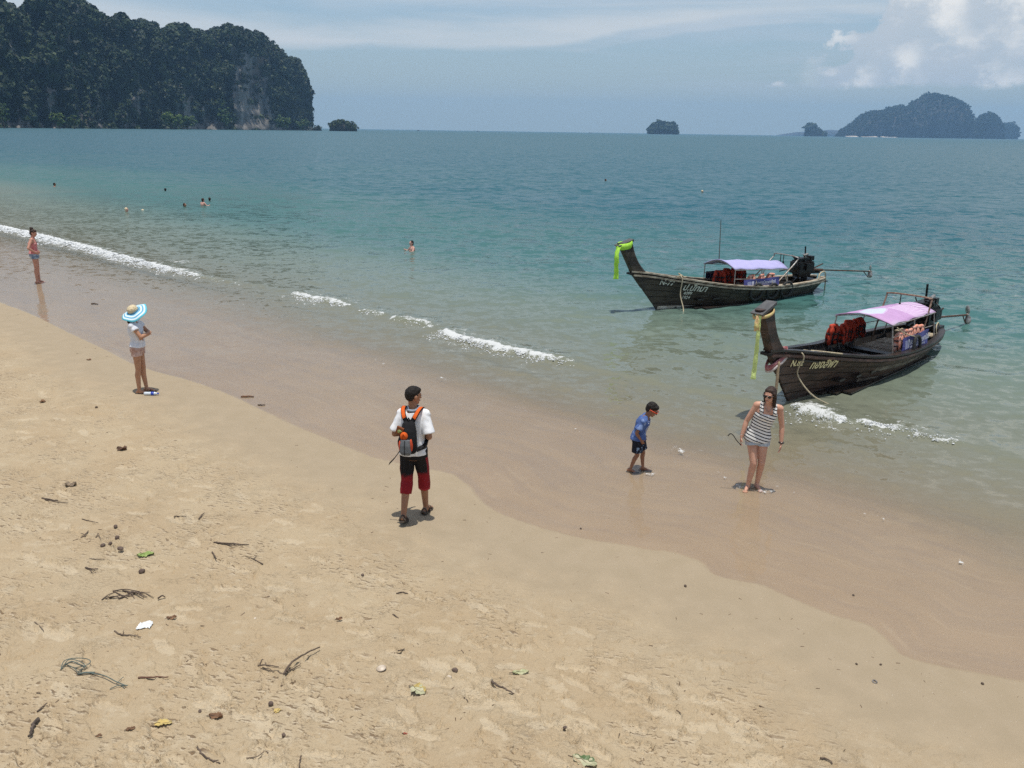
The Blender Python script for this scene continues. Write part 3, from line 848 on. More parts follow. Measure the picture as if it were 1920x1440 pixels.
islet('island', [(1819, 261), (1823, 244), (1828, 228), (1838, 217), (1850, 213), (1862, 219), (1872, 231), (1877, 244), (1879, 261)], 6050, .5, 'dome-shaped hazy island just right of the big one', 1000, 8, .6, cat='island', tmean=.25)
islet('island', [(1873, 262), (1877, 236), (1882, 234), (1895, 233), (1903, 238), (1907, 248), (1908, 262)], 7100, .4, 'palest rock island at the right end of the island group', 500, 10, .5, cat='island')
islet('island', [(1462, 254), (1475, 251), (1500, 247.5), (1530, 245.5), (1556, 243.5), (1580, 245), (1600, 247), (1640, 254)], 10800, .2, 'faint low island on the horizon behind the pointed rock', 0, 17, .3, cat='island')
# pale beach at the foot of the big island
mb = MB(); bo = np.array(big.location)
pa = [at_depth(x, 256, 5640) - bo for x in np.linspace(1588, 1684, 14)]
for k in range(13):
    if k in (3, 8): continue
    a, b = pa[k], pa[k + 1]
    mb.add([(a[0], a[1], .5), (b[0], b[1], .5), (b[0], b[1] + 40, 5 + 2 * math.sin(k)), (a[0], a[1] + 40, 5 + 2 * math.sin(k)), (a[0], a[1] + 60, -2), (b[0], b[1] + 60, -2)], [(0, 1, 2, 3), (3, 2, 5, 4)])
mb.build('sand_strip', mat('white_sand', (.62, .53, .43), scale=.02), big)
# tiny far-off boats
M_FARB = mat('far_boat_paint', (.08, .08, .10), scale=1)
for px, D, lab in ((785, 3600, 'tiny dark boat on the horizon nearest the headland'), (896, 3900, 'tiny dark boat on the horizon, middle of the three'), (1107, 4200, 'tiny dark boat on the horizon nearest the round islet')):
    P = at_depth(px, 243, D); o = MB()
    o.esec([((-7, 0, 0), (0, .6, 0), (0, 0, .8)), ((-4, 0, .2), (0, 1.6, 0), (0, 0, 1.3)), ((3, 0, .2), (0, 1.6, 0), (0, 0, 1.3)), ((8, 0, 1.0), (0, .2, 0), (0, 0, .9))], 10)
    o.box((-2, 0, 2.6), (5, 2.2, 2.4), taper=.9); o.tube([(2, 0, 1), (2, 0, 6)], .15, 6)
    q = o.build('boat', M_FARB); q.location = (P[0], D, 0); tag(q, lab, 'boat', 'boats on the horizon')

# ------------------------------------------------------------------ long-tail boats
M_HULL1 = mat('weathered_brown_wood', (.078, .045, .032), (.028, .018, .014), scale=6, stretch=(.35, 1, 2.5), rough=.55, bstr=.5)
M_HULL1B = mat('worn_grey_brown_wood', (.20, .17, .13), (.060, .044, .034), scale=7, stretch=(.5, 1, 2.5), rough=.7, bstr=.5)
M_HULL2 = mat('dark_olive_wood', (.060, .048, .034), (.024, .019, .015), scale=6, stretch=(.35, 1, 2.5), rough=.6, bstr=.5)
M_SHELL = mat('dark_tarred_wood', (.016, .012, .010), (.008, .007, .006), scale=8, rough=.7)
M_INNER = mat('dark_varnished_boards', (.030, .020, .015), (.012, .009, .008), scale=7, stretch=(.4, 1, 1), rough=.4, spec=.5)
M_RAIL1 = mat('reddish_rail', (.150, .075, .055), (.060, .032, .026), scale=9, stretch=(.4, 1, 1), rough=.5)
M_RAIL2 = mat('pale_worn_rail', (.46, .40, .30), (.20, .15, .10), scale=9, stretch=(.5, 1, 1), rough=.6)
M_DECK = mat('pale_deck_boards', (.42, .36, .26), (.24, .19, .13), scale=8, stretch=(.5, 2, 1), rough=.75)
M_PIPE = mat('galvanised_pipe', (.42, .41, .39), (.25, .19, .15), scale=14, rough=.42, metal=.4)
M_RUSTPIPE = mat('rusty_pipe', (.30, .20, .14), (.13, .07, .045), scale=14, rough=.6, metal=.2)
M_ENG = mat('oily_engine', (.022, .020, .019), (.006, .006, .006), scale=18, rough=.42, metal=.3, bstr=.7)
M_RUST = mat('rusty_iron', (.12, .060, .035), (.035, .022, .016), scale=16, rough=.7, metal=.2)
M_STEEL = mat('worn_steel', (.45, .42, .38), (.22, .18, .15), scale=14, rough=.35, metal=.7)
M_ROPE = mat('pale_rope', (.52, .45, .31), (.33, .27, .18), scale=60, rough=.9, bstr=.8)
M_ROPE2 = mat('tan_webbing', (.33, .25, .16), (.22, .16, .10), scale=40, rough=.9)
M_TYRE = mat('black_tyre', (.018, .018, .018), (.03, .03, .029), scale=30, rough=.75)
M_WHITE = mat('white_boot_stripe', (.62, .58, .48), (.38, .33, .25), scale=10, rough=.6)
M_YEL = mat('cream_lettering', (.80, .70, .40), (.70, .60, .33), scale=12, rough=.6)
M_SIL = mat('white_lettering', (.66, .66, .58), (.50, .49, .42), scale=12, rough=.6)
M_BANNER = mat('blue_banner', (.075, .075, .26), (.055, .055, .205), scale=4, rough=.55)
M_BANTXT = mat('banner_print', (.62, .62, .70), (.55, .55, .64), scale=8, rough=.55)
M_BANGREY = mat('banner_grey_block', (.30, .31, .46), (.24, .25, .40), scale=8, rough=.55)
M_ORANGE = mat('life_jacket_orange', (.50, .050, .018), (.32, .030, .012), scale=9, rough=.75, bstr=.5, bdist=.02)
M_PEACH = mat('life_jacket_faded', (.75, .26, .16), (.66, .42, .34), scale=9, rough=.75, bstr=.5, bdist=.02)
M_STRAP = mat('black_webbing', (.012, .012, .012), (.02, .02, .02), scale=50, rough=.7)
M_NEON = mat('neon_green_cloth', (.44, .80, .08), (.34, .64, .05), scale=14, rough=.7, stretch=(4, 4, .6))
M_PALEGREEN = mat('faded_green_ribbon', (.58, .70, .26), (.50, .60, .20), scale=14, rough=.7, stretch=(4, 4, .6))
M_TANCLOTH = mat('faded_orange_cloth', (.60, .38, .20), (.48, .42, .16), scale=18, rough=.8)
M_REDCLOTH = mat('faded_red_cloth', (.24, .045, .050), (.40, .20, .20), scale=16, rough=.8)
M_WHITECLOTH = mat('worn_white_cloth', (.60, .54, .50), (.42, .34, .31), scale=14, rough=.8)
M_BAMBOO = mat('pole_grey', (.16, .18, .16), (.10, .11, .10), scale=20, rough=.6)


def canopy_mat(name, c, printed):
    m, nt, out = new_mat(name); v = texco(nt); x, y, z = sepxyz(nt, v)
    n = noise(nt, v, 5, 4)
    col = mixc(nt, n.ss(.3, .7), c, tuple(q * .9 for q in c))
    if printed:   # pale swoosh and ribbon lines of the printed awning
        ex = (x - 3.25) / .62; ey = (y + .10 - (x - 3.25) * .12) / .22
        leaf = (ex * ex + ey * ey).lt(1.0); ring = (ex * ex + ey * ey).lt(1.35)
        col = mixc(nt, ring * .8, col, (.55, .42, .60)); col = mixc(nt, leaf * .85, col, (.52, .60, .66))
        curve = y - .55 - (x - 2.1).pow(2.0) * -.55
        lines = ((x * 1.0 + y * .75) * 7.5 + curve * 5.0).fract().lt(.36) * x.lt(2.55) * curve.gt(-.62)
        col = mixc(nt, lines * .75, col, (.80, .72, .80))
        edge_band = ((y - .62 + (x * 2.1).sin() * .10).ss(-.05, .12)) * x.gt(2.5)
        col = mixc(nt, edge_band * .55, col, (.76, .66, .76))
    principled(nt, out, col, .6, .3, n, .2, .02)
    return m


class Hull:
    ZK = -.34
    A = np.array([-.18, .1, .5, 1.2, 2, 3, 4, 5, 6, 6.8, 7.4, 8.0])
    def __init__(self, zg, bw, bow_w=6.95, stern_w=.42, rake=1.04):
        self.bow_w, self.stern_w, self.rake = bow_w, stern_w, rake
        self.zg = catmull(np.stack([self.A, np.array(zg)], 1), 8); self.bw = catmull(np.stack([self.A, np.array(bw)], 1), 8)
    def smooth(self, C, u):
        return np.interp(-.18 + 8.18 * np.asarray(u), C[:, 0], C[:, 1])
    def pt(self, u, v, side=1, out=0.0):
        """u 0 stern .. 1 stem, v 0 keel .. 1 gunwale, side +1 port"""
        u = np.asarray(u, float); v = np.asarray(v, float)
        zg = self.smooth(self.zg, u); z = self.ZK + (zg - self.ZK) * v
        zb = 1.19
        xb = self.bow_w + self.rake * (z / zb)                                # raked stem
        xs = self.stern_w - .60 * np.clip((z + .1) / .55, -.5, 1)
        x = xs + (xb - xs) * u
        B = self.smooth(self.bw, u)
        f = np.interp(v, [0, .18, .38, .6, .8, 1], [.10, .46, .68, .82, .92, 1.0])
        fb = np.interp(v, [0, .3, .6, 1], [.2, .42, .70, 1.0])                # finer towards the stem
        w = sstep(.55, 1.0, u); f = f * (1 - w) + fb * w
        y = np.maximum(B * f, .02) + out
        return np.stack(np.broadcast_arrays(x, side * y, z), -1)
    def at(self, x, z, side=1, out=0.0):
        """point of the side at length x and height z"""
        u, v = (x + .18) / 8.18, .7
        for _ in range(12):
            zg = float(self.smooth(self.zg, u)); v = (z - self.ZK) / (zg - self.ZK)
            P = self.pt(u, v, side); u = float(np.clip(u + (x - P[0]) / 8.0, 0, 1))
        return self.pt(u, v, side, out)


def text_mesh(body, size, shear=0.0):
    c = bpy.data.curves.new('lettering', 'FONT'); c.body = body; c.size = size; c.align_x = 'LEFT'; c.shear = shear; c.resolution_u = 3
    c.offset = size * .022
    o = bpy.data.objects.new('lettering', c); COL.objects.link(o)
    dg = bpy.context.evaluated_depsgraph_get(); dg.update()
    me = bpy.data.meshes.new_from_object(o.evaluated_get(dg)); bpy.data.objects.remove(o); bpy.data.curves.remove(c)
    return me


def put_text(name, body, size, fn, mat_, parent, shear=0.0):
    """lettering laid on a surface: fn(x right along the writing, y up) -> point"""
    me = text_mesh(body, size, shear)
    for v in me.vertices: v.co = Vector(fn(v.co.x, v.co.y))
    me.materials.clear()
    return link(name, me, mat_, parent, smooth=False)


def sweep_box(P, w, h, side_dir):
    rings = []
    for i in range(len(P)):
        s = np.array(side_dir[i]); rings.append([P[i] - s * w / 2 - (0, 0, h / 2), P[i] + s * w / 2 - (0, 0, h / 2), P[i] + s * w / 2 + (0, 0, h / 2), P[i] - s * w / 2 + (0, 0, h / 2)])
    return rings


def torus_pts(c, r, ax1, ax2, n=22):
    a = np.arange(n) * 2 * np.pi / n
    return np.array(c) + r * (np.cos(a)[:, None] * np.array(ax1) + np.sin(a)[:, None] * np.array(ax2))


def build_boat(label, bow, stern, zg, bw, hm, rail_m, rub_m, boot, wear, soff=0.0):
    A = np.array([stern[0], stern[1], 0.0]) if stern[0] < 100 else plane_pt(*stern); B = plane_pt(*bow); dv = (B - A)[:2]; ang = math.atan2(dv[1], dv[0])
    A[:2] = B[:2] - dv / np.linalg.norm(dv) * 6.95
    root = empty('longtail_boat', (A[0], A[1], 0), ang)
    tag(root, label, 'boat', 'longtail boats moored at the beach')
    H = Hull(zg, bw, stern_w=.42 + soff); H.soff = soff
    us = np.concatenate([[0, .008, .02, .04], np.linspace(.07, 1, 34)]); vs = np.linspace(0, 1, 12)
    # shell (dark, just inside the planking)
    G = [[H.pt(u, v, 1, -.018) for u in us] for v in vs]; G2 = [[H.pt(u, v, -1, -.018) for u in us] for v in vs]
    mb = MB(); rings = []
    for i in range(len(us)):
        rings.append([G[j][i] for j in range(len(vs))][::-1] + [G2[j][i] for j in range(len(vs))] + [G2[j][i] * (1, .93, 1) + (0, 0, .0) for j in range(len(vs) - 1, 1, -1)] + [G[j][i] * (1, .93, 1) for j in range(2, len(vs))])
    mb.loft(rings); hull = mb.build('hull', M_SHELL, root, smooth=False)
    # planks: strakes in lengths, each its own piece
    vb = [.02, .2, .37, .52, .655, .775, .885, .985]
    for side in (1, -1):
        for k in range(len(vb) - 1):
            cuts = [0.0, .30 + .05 * math.sin(k * 2.1), .64 + .06 * math.sin(k * 3.7 + 1), 1.0]
            for c in range(3):
                uu = np.linspace(cuts[c] + (.0012 if c else 0), cuts[c + 1] - (.0012 if c < 2 else 0), 12)
                va, vb_ = vb[k] + .005, vb[k + 1] - .005
                o_ = .004 + .004 * ((k * 7 + c * 3) % 4) / 3
                rg_ = []
                for u in uu:
                    vv = np.linspace(va, vb_, 4)
                    outer = [H.pt(u, q, side, o_) for q in vv]; inner = [H.pt(u, q, side, -.016) for q in vv[::-1]]
                    rg_.append(outer + inner)
                pm = MB().loft(rg_); mt = hm
                if wear and c < 2 and k >= 2 and (k + c) % 3 != 1 : mt = M_HULL1B
                if wear and c == 1 and k > 4: mt = hm
                pm.build('plank', mt, hull)
    # white boot stripe along the bow
    if boot:
        st = MB(); rg_ = []
        for x in np.linspace(boot[0], boot[1], 16):
            z0 = boot[2] + (boot[3] - boot[2]) * (x - boot[0]) / (boot[1] - boot[0])
            w = boot[4] * (1 - .75 * (boot[1] - x) / (boot[1] - boot[0]))
            xa = min(x, H.bow_w + H.rake * z0 / 1.19 - .03)
            p, q = H.at(xa, z0, 1, .016), H.at(xa, z0 + w, 1, .016); r, s = H.at(xa, z0 + w, 1, .004), H.at(xa, z0, 1, .004)
            rg_.append([p, q, r, s])
        st.loft(rg_).build('boot_stripe', M_WHITE, root)
    # gunwale: cap rail and rub rail, each side
    for side in (1, -1):
        P = np.array([H.pt(u, 1.0, side) for u in us]); T = np.gradient(P, axis=0); T[:, 2] = 0; T /= np.linalg.norm(T, axis=1, keepdims=True)
        S = np.stack([-T[:, 1], T[:, 0], T[:, 2] * 0], -1) * side
        MB().loft(sweep_box(P + (0, 0, .022) - S * .035, .15, .042, S)).build('cap_rail', rail_m, root)
        Pr = np.array([H.pt(u, .945, side, .028) for u in us])
        MB().loft(sweep_box(Pr, .045, .05, S)).build('rub_rail', rub_m, root)
    # ribs inside
    for k, x in enumerate(np.arange(.9, 7.0, .46)):
        for side in (1, -1):
            u = (x + .18) / 8.18; vv = np.linspace(.42, .97, 5)
            P = np.array([H.pt(u, q, side) * (1, .9, 1) for q in vv])
            MB().loft(sweep_box(P, .05, .03, [np.array([1, 0, 0])] * 5)).build('rib', M_INNER, root)
    # floor boards and thwarts
    for y in np.arange(-.56, .6, .19):
        MB().box((3.6, y, .075), (5.6 - abs(y) * 2.4, .178, .03)).build('floor_board', M_INNER, root)
    def beam_at(x): return float(H.smooth(H.bw, (x + .18) / 8.18))
    for x in (2.95, 3.5, 4.05, 4.6, 5.15, 5.7):
        MB().box((x, 0, .30), (.24, 2 * beam_at(x) * .80, .045)).build('bench', M_INNER, root)
    # deck planks aft (pale) and foredeck
    for k, x in enumerate(np.arange(1.35, 2.75, .2)):
        MB().box((x, 0, .26 + .004 * (k % 3)), (.185, 2 * beam_at(x) * .74, .035)).build('deck_plank', M_DECK, root)
    for k, x in enumerate((.25, .45, .65, .85)):
        MB().box((x, 0, .40), (.185, 2 * beam_at(x) * .72, .03)).build('deck_plank', M_DECK if k > 1 else M_INNER, root)
    fd = MB(); rg_ = []
    for x in np.linspace(6.5, 7.5, 6):
        b = beam_at(x) * .84; z = float(H.smooth(H.zg, (x + .18) / 8.18)) - .10
        rg_.append([(x, -b, z - .03), (x, b, z - .03), (x, b, z), (x, -b, z)])
    fd.loft(rg_).build('foredeck', M_INNER, root)
    # prow post rising from the stem
    def post(z): # centre-line x of front edge, aft edge
        f = 7.99 + (z - 1.19) * .60
        a = 7.36 + .80 * (1 - math.exp(-(z - 1.08) * 1.9)) if z > 1.08 else 7.30
        return f, min(a, f - .20)
    rg_ = []
    for z in np.concatenate([np.linspace(.72, 1.1, 4), np.linspace(1.16, 2.02, 14)]):
        f, a = post(z) if z > 1.08 else (6.95 + 1.04 * z / 1.19 + .02, 7.25 + (z - .72) * .15)
        w = .085 if z > 1.1 else .06
        rg_.append([(f, -w * .55, z), (f - .05, -w, z), (a + .04, -w, z), (a, -w * .7, z), (a, w * .7, z), (a + .04, w, z), (f - .05, w, z), (f, w * .55, z)])
    MB().loft(rg_).build('prow_post', hm, root)
    f, a = post(2.02)
    mb = MB(); s_ = .32
    mb.add([(f + .0, -.115, 1.93), (f + .0, .115, 1.93), (a - .01, .10, 2.06), (a - .01, -.10, 2.06), (f + .045, -.12, 1.96), (f + .045, .12, 1.96), (a + .0, .105, 2.12), (a + .0, -.105, 2.12)],
           [(3, 2, 1, 0), (4, 5, 6, 7), (0, 1, 5, 4), (1, 2, 6, 5), (2, 3, 7, 6), (3, 0, 4, 7)])
    mb.build('prow_cap', mat('grey_slate', (.10, .10, .10), (.07, .07, .072), scale=10, rough=.6), root)
    # small fittings at the bow: the pegs of the stem band
    MB().beam((8.02, -.10, 1.16), (8.02, .10, 1.16), .08, .05).build('stem_peg', M_SHELL, root)
    return root, H, ang, beam_at


def canopy(root, x0, x1, w0, w1, zr0, zr1, rise, m, posts_m, H, beam_at, lean=0.0):
    """arched awning on thin posts; x0 aft, x1 fore"""
    n = 13; rg_ = []
    for x in np.linspace(x0, x1, 10):
        k = (x - x0) / (x1 - x0); w = w0 + (w1 - w0) * k; zr = zr0 + (zr1 - zr0) * k
        top = []
        for t in np.linspace(-1, 1, n):
            sag = .018 * math.sin(x * 7 + t * 2)
            top.append((x, t * w, zr - rise * abs(t) ** 1.7 + sag + lean * t))
        rg_.append(top + [(p[0], p[1] * .995, p[2] - .014) for p in top[::-1]])
    MB().loft(rg_).build('awning', m, root, smooth=True)
    fr = []
    for x in (x0 + .02, (x0 + x1) / 2, x1 - .02):
        k = (x - x0) / (x1 - x0); w = w0 + (w1 - w0) * k; zr = zr0 + (zr1 - zr0) * k
        MB().tube([(x, t * w, zr - rise * abs(t) ** 1.7 - .028 + lean * t) for t in np.linspace(-1, 1, 11)], .014, 6).build('awning_hoop', posts_m, root)
    for side in (1, -1):
        MB().tube([(x0, side * w0, zr0 - rise - .028 + lean * side), (x1, side * w1, zr1 - rise - .028 + lean * side)], .013, 6).build('awning_edge_pipe', posts_m, root)
        for x in (x0 + .04, (x0 + x1) / 2, x1 - .04):
            k = (x - x0) / (x1 - x0); w = (w0 + (w1 - w0) * k) - .02; zr = zr0 + (zr1 - zr0) * k - rise - .04 + lean * side
            zb = float(H.smooth(H.zg, (x + .18) / 8.18)) - .06; b = min(beam_at(x) * .90, w + .1)
            MB().tube([(x, side * b, zb - .05), (x, side * w, zr)], .015, 6).build('awning_post', posts_m, root)
    # hand rail half way up, both sides
    for side in (1, -1):
        for dz in (.0,):
            za = zr0 - rise - .33; zb = zr1 - rise - .30
            MB().tube([(x0 + .04, side * w0 * .985, za), (x1 - .04, side * w1 * .985, zb)], .011, 6).build('side_rail', posts_m, root)


def engine(root, ez, shaft_len, tilt, pipe_m, ex=0.0, es=1.0):
    e = empty('engine', (ex, 0, ez * (1 - es) * .6)); e.parent = root; e.scale = (es,) * 3
    rg_ = np.random.default_rng(int(ez * 100))
    mb = MB(); x = .62; z = ez
    mb.box((x, 0, z), (.58, .40, .34)); mb.box((x + .02, 0, z + .22), (.50, .26, .12)); mb.box((x + .30, .02, z - .02), (.10, .44, .36))
    mb.box((x - .05, .24, z + .02), (.34, .09, .22)); mb.box((x - .02, -.24, z), (.40, .09, .16)); mb.box((x, 0, z - .24), (.46, .30, .16), taper=1.15)
    mb.box((x - .26, .05, z + .26), (.16, .20, .14))
    for k in range(12):
        p = np.array([x + rg_.uniform(-.28, .26), rg_.uniform(-.22, .22), z + rg_.uniform(.05, .33)])
        mb.box(p, rg_.uniform(.04, .13, 3))
    for k in range(7):
        p = np.array([x + rg_.uniform(-.25, .25), rg_.uniform(-.2, .2), z + rg_.uniform(.1, .3)]); q = p + rg_.uniform(-.22, .22, 3)
        mb.tube(catmull([p, (p + q) / 2 + rg_.uniform(-.08, .10, 3), q], 4), .014, 5)
    mb.ell((x + .36, 0, z + .02), (.05, .17, .17)); mb.build('engine_block', M_ENG, e)
    MB().tube([(x - .12, -.05, z + .24), (x - .13, -.05, z + .38), (x - .10, -.05, z + .62)], [.03, .024, .024], 8).build('exhaust_pipe', M_ENG, e)
    MB().tube([(x + .05, .12, z + .30), (x + .16, .14, z + .38), (x - .02, .14, z + .41)], .035, 8).build('intake', M_STEEL, e)
    pd = MB(); pd.box((.48, 0, z - .42), (.16, .18, .34), taper=.7); pd.beam((.48, 0, z - .34), (.95, 0, z - .28), .10, .06); pd.beam((.75, .14, .42), (.58, .06, z - .28), .06, .06); pd.beam((.75, -.14, .42), (.58, -.06, z - .28), .06, .06)
    pd.box((.42, 0, .46), (.46, .62, .10)); pd.build('engine_mount', M_ENG, e)
    # long propeller shaft
    dx_ = -math.cos(tilt); dz_ = -math.sin(tilt); P = lambda t, y=0, zz=0: np.array([.40 + dx_ * t, y, z - .12 + dz_ * t + zz])
    MB().tube([P(0), P(.75)], [.05, .045], 8).build('shaft_housing', M_RUST, e)
    MB().tube([P(.05, 0, -.09), P(.62, 0, -.075)], .035, 7).build('shaft_brace', M_ENG, e)
    sh = MB(); sh.tube([P(.7), P(shaft_len)], .022, 8); sh.build('propeller_shaft', M_RUST, e)
    sk = MB(); sk.tube([P(shaft_len - .38), P(shaft_len - .08, 0, -.20), P(shaft_len + .05, 0, -.21)], .014, 6); sk.tube([P(shaft_len - .1), P(shaft_len - .1, 0, -.2)], .012, 6); sk.build('skeg', M_RUST, e)
    pr = MB(); c = P(shaft_len); ax = np.array([dx_, 0, dz_]); d_, s_, t_ = ortho(ax)
    pr.cone(c - ax * .05, c + ax * .06, .035, .025, 10)
    for b in range(2):
        a = 1.35 + b * math.pi; r_ = math.cos(a) * s_ + math.sin(a) * t_; w_ = np.cross(ax, r_)
        pr.ell(c + r_ * .115, (.022, .072, .105), np.stack([ax * .85 + w_ * .5, w_ * .85 - ax * .5, r_], 1))
    pr.build('propeller', M_STEEL, e)
    # tiller reaching forward over the seat and small lever
    MB().tube([(x + .30, .05, z + .0), (x + 1.15, .12, z - .06)], .018, 7).build('tiller', M_ENG, e)
    MB().tube([P(.22, .06, .05), P(.62, .10, .22)], .02, 6).build('lever', pipe_m, e)
    return e


def hoop(root, xf, xt, w, zt, m, zb=.5, lamps=1):
    pts = catmull([(xf, w, zb), (xt + .02, w * .97, zt - .12), (xt, w * .88, zt), (xt, 0, zt + .02), (xt, -w * .88, zt), (xt + .02, -w * .97, zt - .12), (xf, -w, zb)], 5)
    h = MB().tube(pts, .020, 8).build('stern_hoop', m, root, smooth=True)
    for k in range(lamps):
        y = -.18 + k * .12
        lm = MB(); lm.tube([(xt, y, zt), (xt, y, zt - .20)], .012, 6); lm.cone((xt, y, zt - .20), (xt, y, zt - .26), .022, .035, 8)
        lm.build('hanging_hook', M_ENG, h)


def life_jacket(root_m, pos, rz, label, group, m, sc=1.0, folded=False, seed=0):
    rg_ = np.random.default_rng(seed)
    j = empty('life_jacket', (0, 0, 0)); tag(j, label, 'life jacket', group)
    body = MB()
    for s in (-1, 1):
        body.ell((.03, s * .105, -.30), (.05, .085, .155), rotx(s * .08)); body.ell((.035, s * .10, -.12), (.045, .075, .12)); body.cone((.0, s * .09, .0), (.03, s * .10, -.10), .045, .05, 8)
        body.ell((-.07, s * .08, -.22), (.035, .085, .20))
    body.cone((-.03, -.09, .015), (-.03, .09, .015), .05, .05, 8)
    body.melt('jacket_body', m, j, voxel=.016, smooth=3, keep=.35)
    for zz in (-.16, -.30):
        MB().loft([[(c[0], c[1], zz - .016), (c[0], c[1], zz + .016), (c[0] * .9, c[1] * .9, zz + .016), (c[0] * .9, c[1] * .9, zz - .016)] for c in [(.098 * math.cos(a) - .008, .205 * math.sin(a)) for a in np.linspace(0, 2 * math.pi, 17)[:-1]]], closed=True).build('strap', M_STRAP, j)
    for s in (-1, 1):
        MB().beam((.085, s * .10, -.10), (.088, s * .10, -.36), .03, .010, (1, 0, 0)).build('strap', M_STRAP, j)
    j.matrix_world = root_m @ Matrix.Translation(pos) @ Euler((rg_.uniform(-.15, .15), rg_.uniform(-.14, .14), rz + rg_.uniform(-.3, .3))).to_matrix().to_4x4() @ Matrix.Scale(sc, 4)
    return j


def copy_tree(o, parent=None):
    c = o.copy(); COL.objects.link(c); c.parent = parent
    for ch in list(o.children):
        k = copy_tree(ch, c); k.matrix_parent_inverse = ch.matrix_parent_inverse.copy()
    return c


def place(root, o):
    """move something built in the boat's own coordinates to where the boat lies, leaving it a thing of its own"""
    o.matrix_world = root_mat[root.name] @ Matrix.Identity(4); return o


root_mat = {}
ZG1 = [.44, .44, .44, .44, .45, .48, .53, .62, .80, .96, 1.09, 1.20]
BW1 = [.14, .36, .52, .66, .76, .82, .82, .72, .50, .28, .13, .04]
boat1, H1, ang1, bm1 = build_boat('nearer longtail boat with weathered brown hull lettered N.82 and printed pink-purple awning', (1478, 755), (10.24, 20.02), ZG1, BW1, M_HULL1, M_INNER, M_RAIL1, (4.6, 7.0, .02, -.02, .05), True)
root_mat[boat1.name] = Matrix.Translation(boat1.location) @ Matrix.Rotation(ang1, 4, 'Z')
canopy(boat1, 1.15, 3.95, .50, .62, 1.18, 1.31, .12, canopy_mat('pink_printed_awning', (.50, .30, .52), True), M_PIPE, H1, bm1, .0)
hoop(boat1, 2.0, 1.55, .52, 1.40, M_RUSTPIPE, .40, 1)
engine(boat1, .76, 2.75, math.radians(6.5), M_RUST, -.30, 1.15)
ZG2 = [.50, .50, .50, .49, .49, .51, .57, .67, .83, .98, 1.11, 1.20]
BW2 = [.14, .36, .50, .62, .72, .77, .77, .67, .46, .26, .12, .04]
boat2, H2, ang2, bm2 = build_boat('farther longtail boat with dark hull lettered N-77 and plain lavender awning', (1232, 583), (1519, 549), ZG2, BW2, M_HULL2, M_RAIL2, M_RAIL2, (4.9, 7.0, .03, .06, .09), False, .35)
root_mat[boat2.name] = Matrix.Translation(boat2.location) @ Matrix.Rotation(ang2, 4, 'Z')
canopy(boat2, 2.22, 4.68, .46, .66, 1.16, 1.33, .18, canopy_mat('lavender_awning', (.42, .40, .66), False), M_PIPE, H2, bm2)
hoop(boat2, 2.85, 1.90, .50, 1.30, M_PIPE, .45, 2)
engine(boat2, .90, 3.2, math.radians(5), M_RUST, .45)
MB().tube([(4.5, -.20, 1.2), (4.57, -.20, 2.5)], [.018, .010], 6).build('antenna_pole', M_BAMBOO, boat2)

# lettering painted on the port bows
def on_hull(H, x0, z0, slope=0.0, k=1.0):
    return lambda a, b: H.at(x0 - a, z0 + b * k - a * slope, 1, .022)
put_text('registration', 'N.82', .185, on_hull(H1, 7.26, .80, .10), M_YEL, boat1, .18)
put_text('boat_name', 'ทองสีฟ้า', .215, on_hull(H1, 6.66, .66, .085, 1.1), M_YEL, boat1, .25)
put_text('registration', 'N-77', .21, on_hull(H2, 7.05, .80, .12), M_SIL, boat2, .2)
put_text('boat_name', 'ป.ปัทมา', .25, on_hull(H2, 6.30, .60, .11, 1.05), M_SIL, boat2, .3)
put_text('boat_number', '4099', .13, on_hull(H2, 6.22, .46, .08), M_SIL, boat2, .2)
put_text('boat_number', '1924', .13, on_hull(H2, 6.24, .33, .08), M_SIL, boat2, .2)

# banners tied to the port rail
def banner(root, H, bm, x0, x1, z0, z1, y, label, title, sub):
    def S(t, q): # t 0 fore .. 1 aft
        x = x1 + (x0 - x1) * t; k = (x - x0) / (x1 - x0)
        return np.array([x, y[0] + (y[1] - y[0]) * k + .018 * math.sin(t * 9 + q * 3), z0 + (z1 - z0) * q])
    rg_ = []
    for t in np.linspace(0, 1, 14):
        col_ = [S(t, q) for q in np.linspace(0, 1, 5)]; rg_.append(col_ + [p - (0, .008, 0) for p in col_[::-1]])
    b = MB().loft(rg_).build('banner', M_BANNER, None, smooth=False); tag(b, label, 'banner', 'blue bank banners on the boats')
    L = x1 - x0; hgt = z1 - z0
    F = lambda a, c: S(a / L, c / hgt) + np.array([0, .006, 0])
    def rect(a0, a1, c0, c1, nm, m_): 
        MB().add([F(a0, c0), F(a1, c0), F(a1, c1), F(a0, c1), F(a0, c0) - (0, .003, 0), F(a1, c0) - (0, .003, 0), F(a1, c1) - (0, .003, 0), F(a0, c1) - (0, .003, 0)], [(0, 1, 2, 3), (7, 6, 5, 4), (0, 4, 5, 1), (1, 5, 6, 2), (2, 6, 7, 3), (3, 7, 4, 0)]).build(nm, m_, b)
    rect(.10 * L, .22 * L, .28 * hgt, .78 * hgt, 'logo_block', M_BANGREY)
    rect(.235 * L, .29 * L, .28 * hgt, .78 * hgt, 'logo_panel', M_BANTXT)
    put_text('banner_title', title, hgt * .46, lambda a, c: S(.32 + a / L * .86, .42 + c / hgt) + np.array([0, .007, 0]), M_BANTXT, b)
    put_text('banner_subtitle', sub, hgt * .20, lambda a, c: S(.32 + a / L * .92, .20 + c / hgt) + np.array([0, .007, 0]), M_BANTXT, b)
    return place(root, b)
banner(boat1, H1, bm1, 2.05, 3.50, .47, .82, (.72, .70), 'blue bank banner tied to the rail of the nearer boat under the pink awning', 'ธนาคารไทยพาณิชย์', 'SIAM COMMERCIAL BANK')
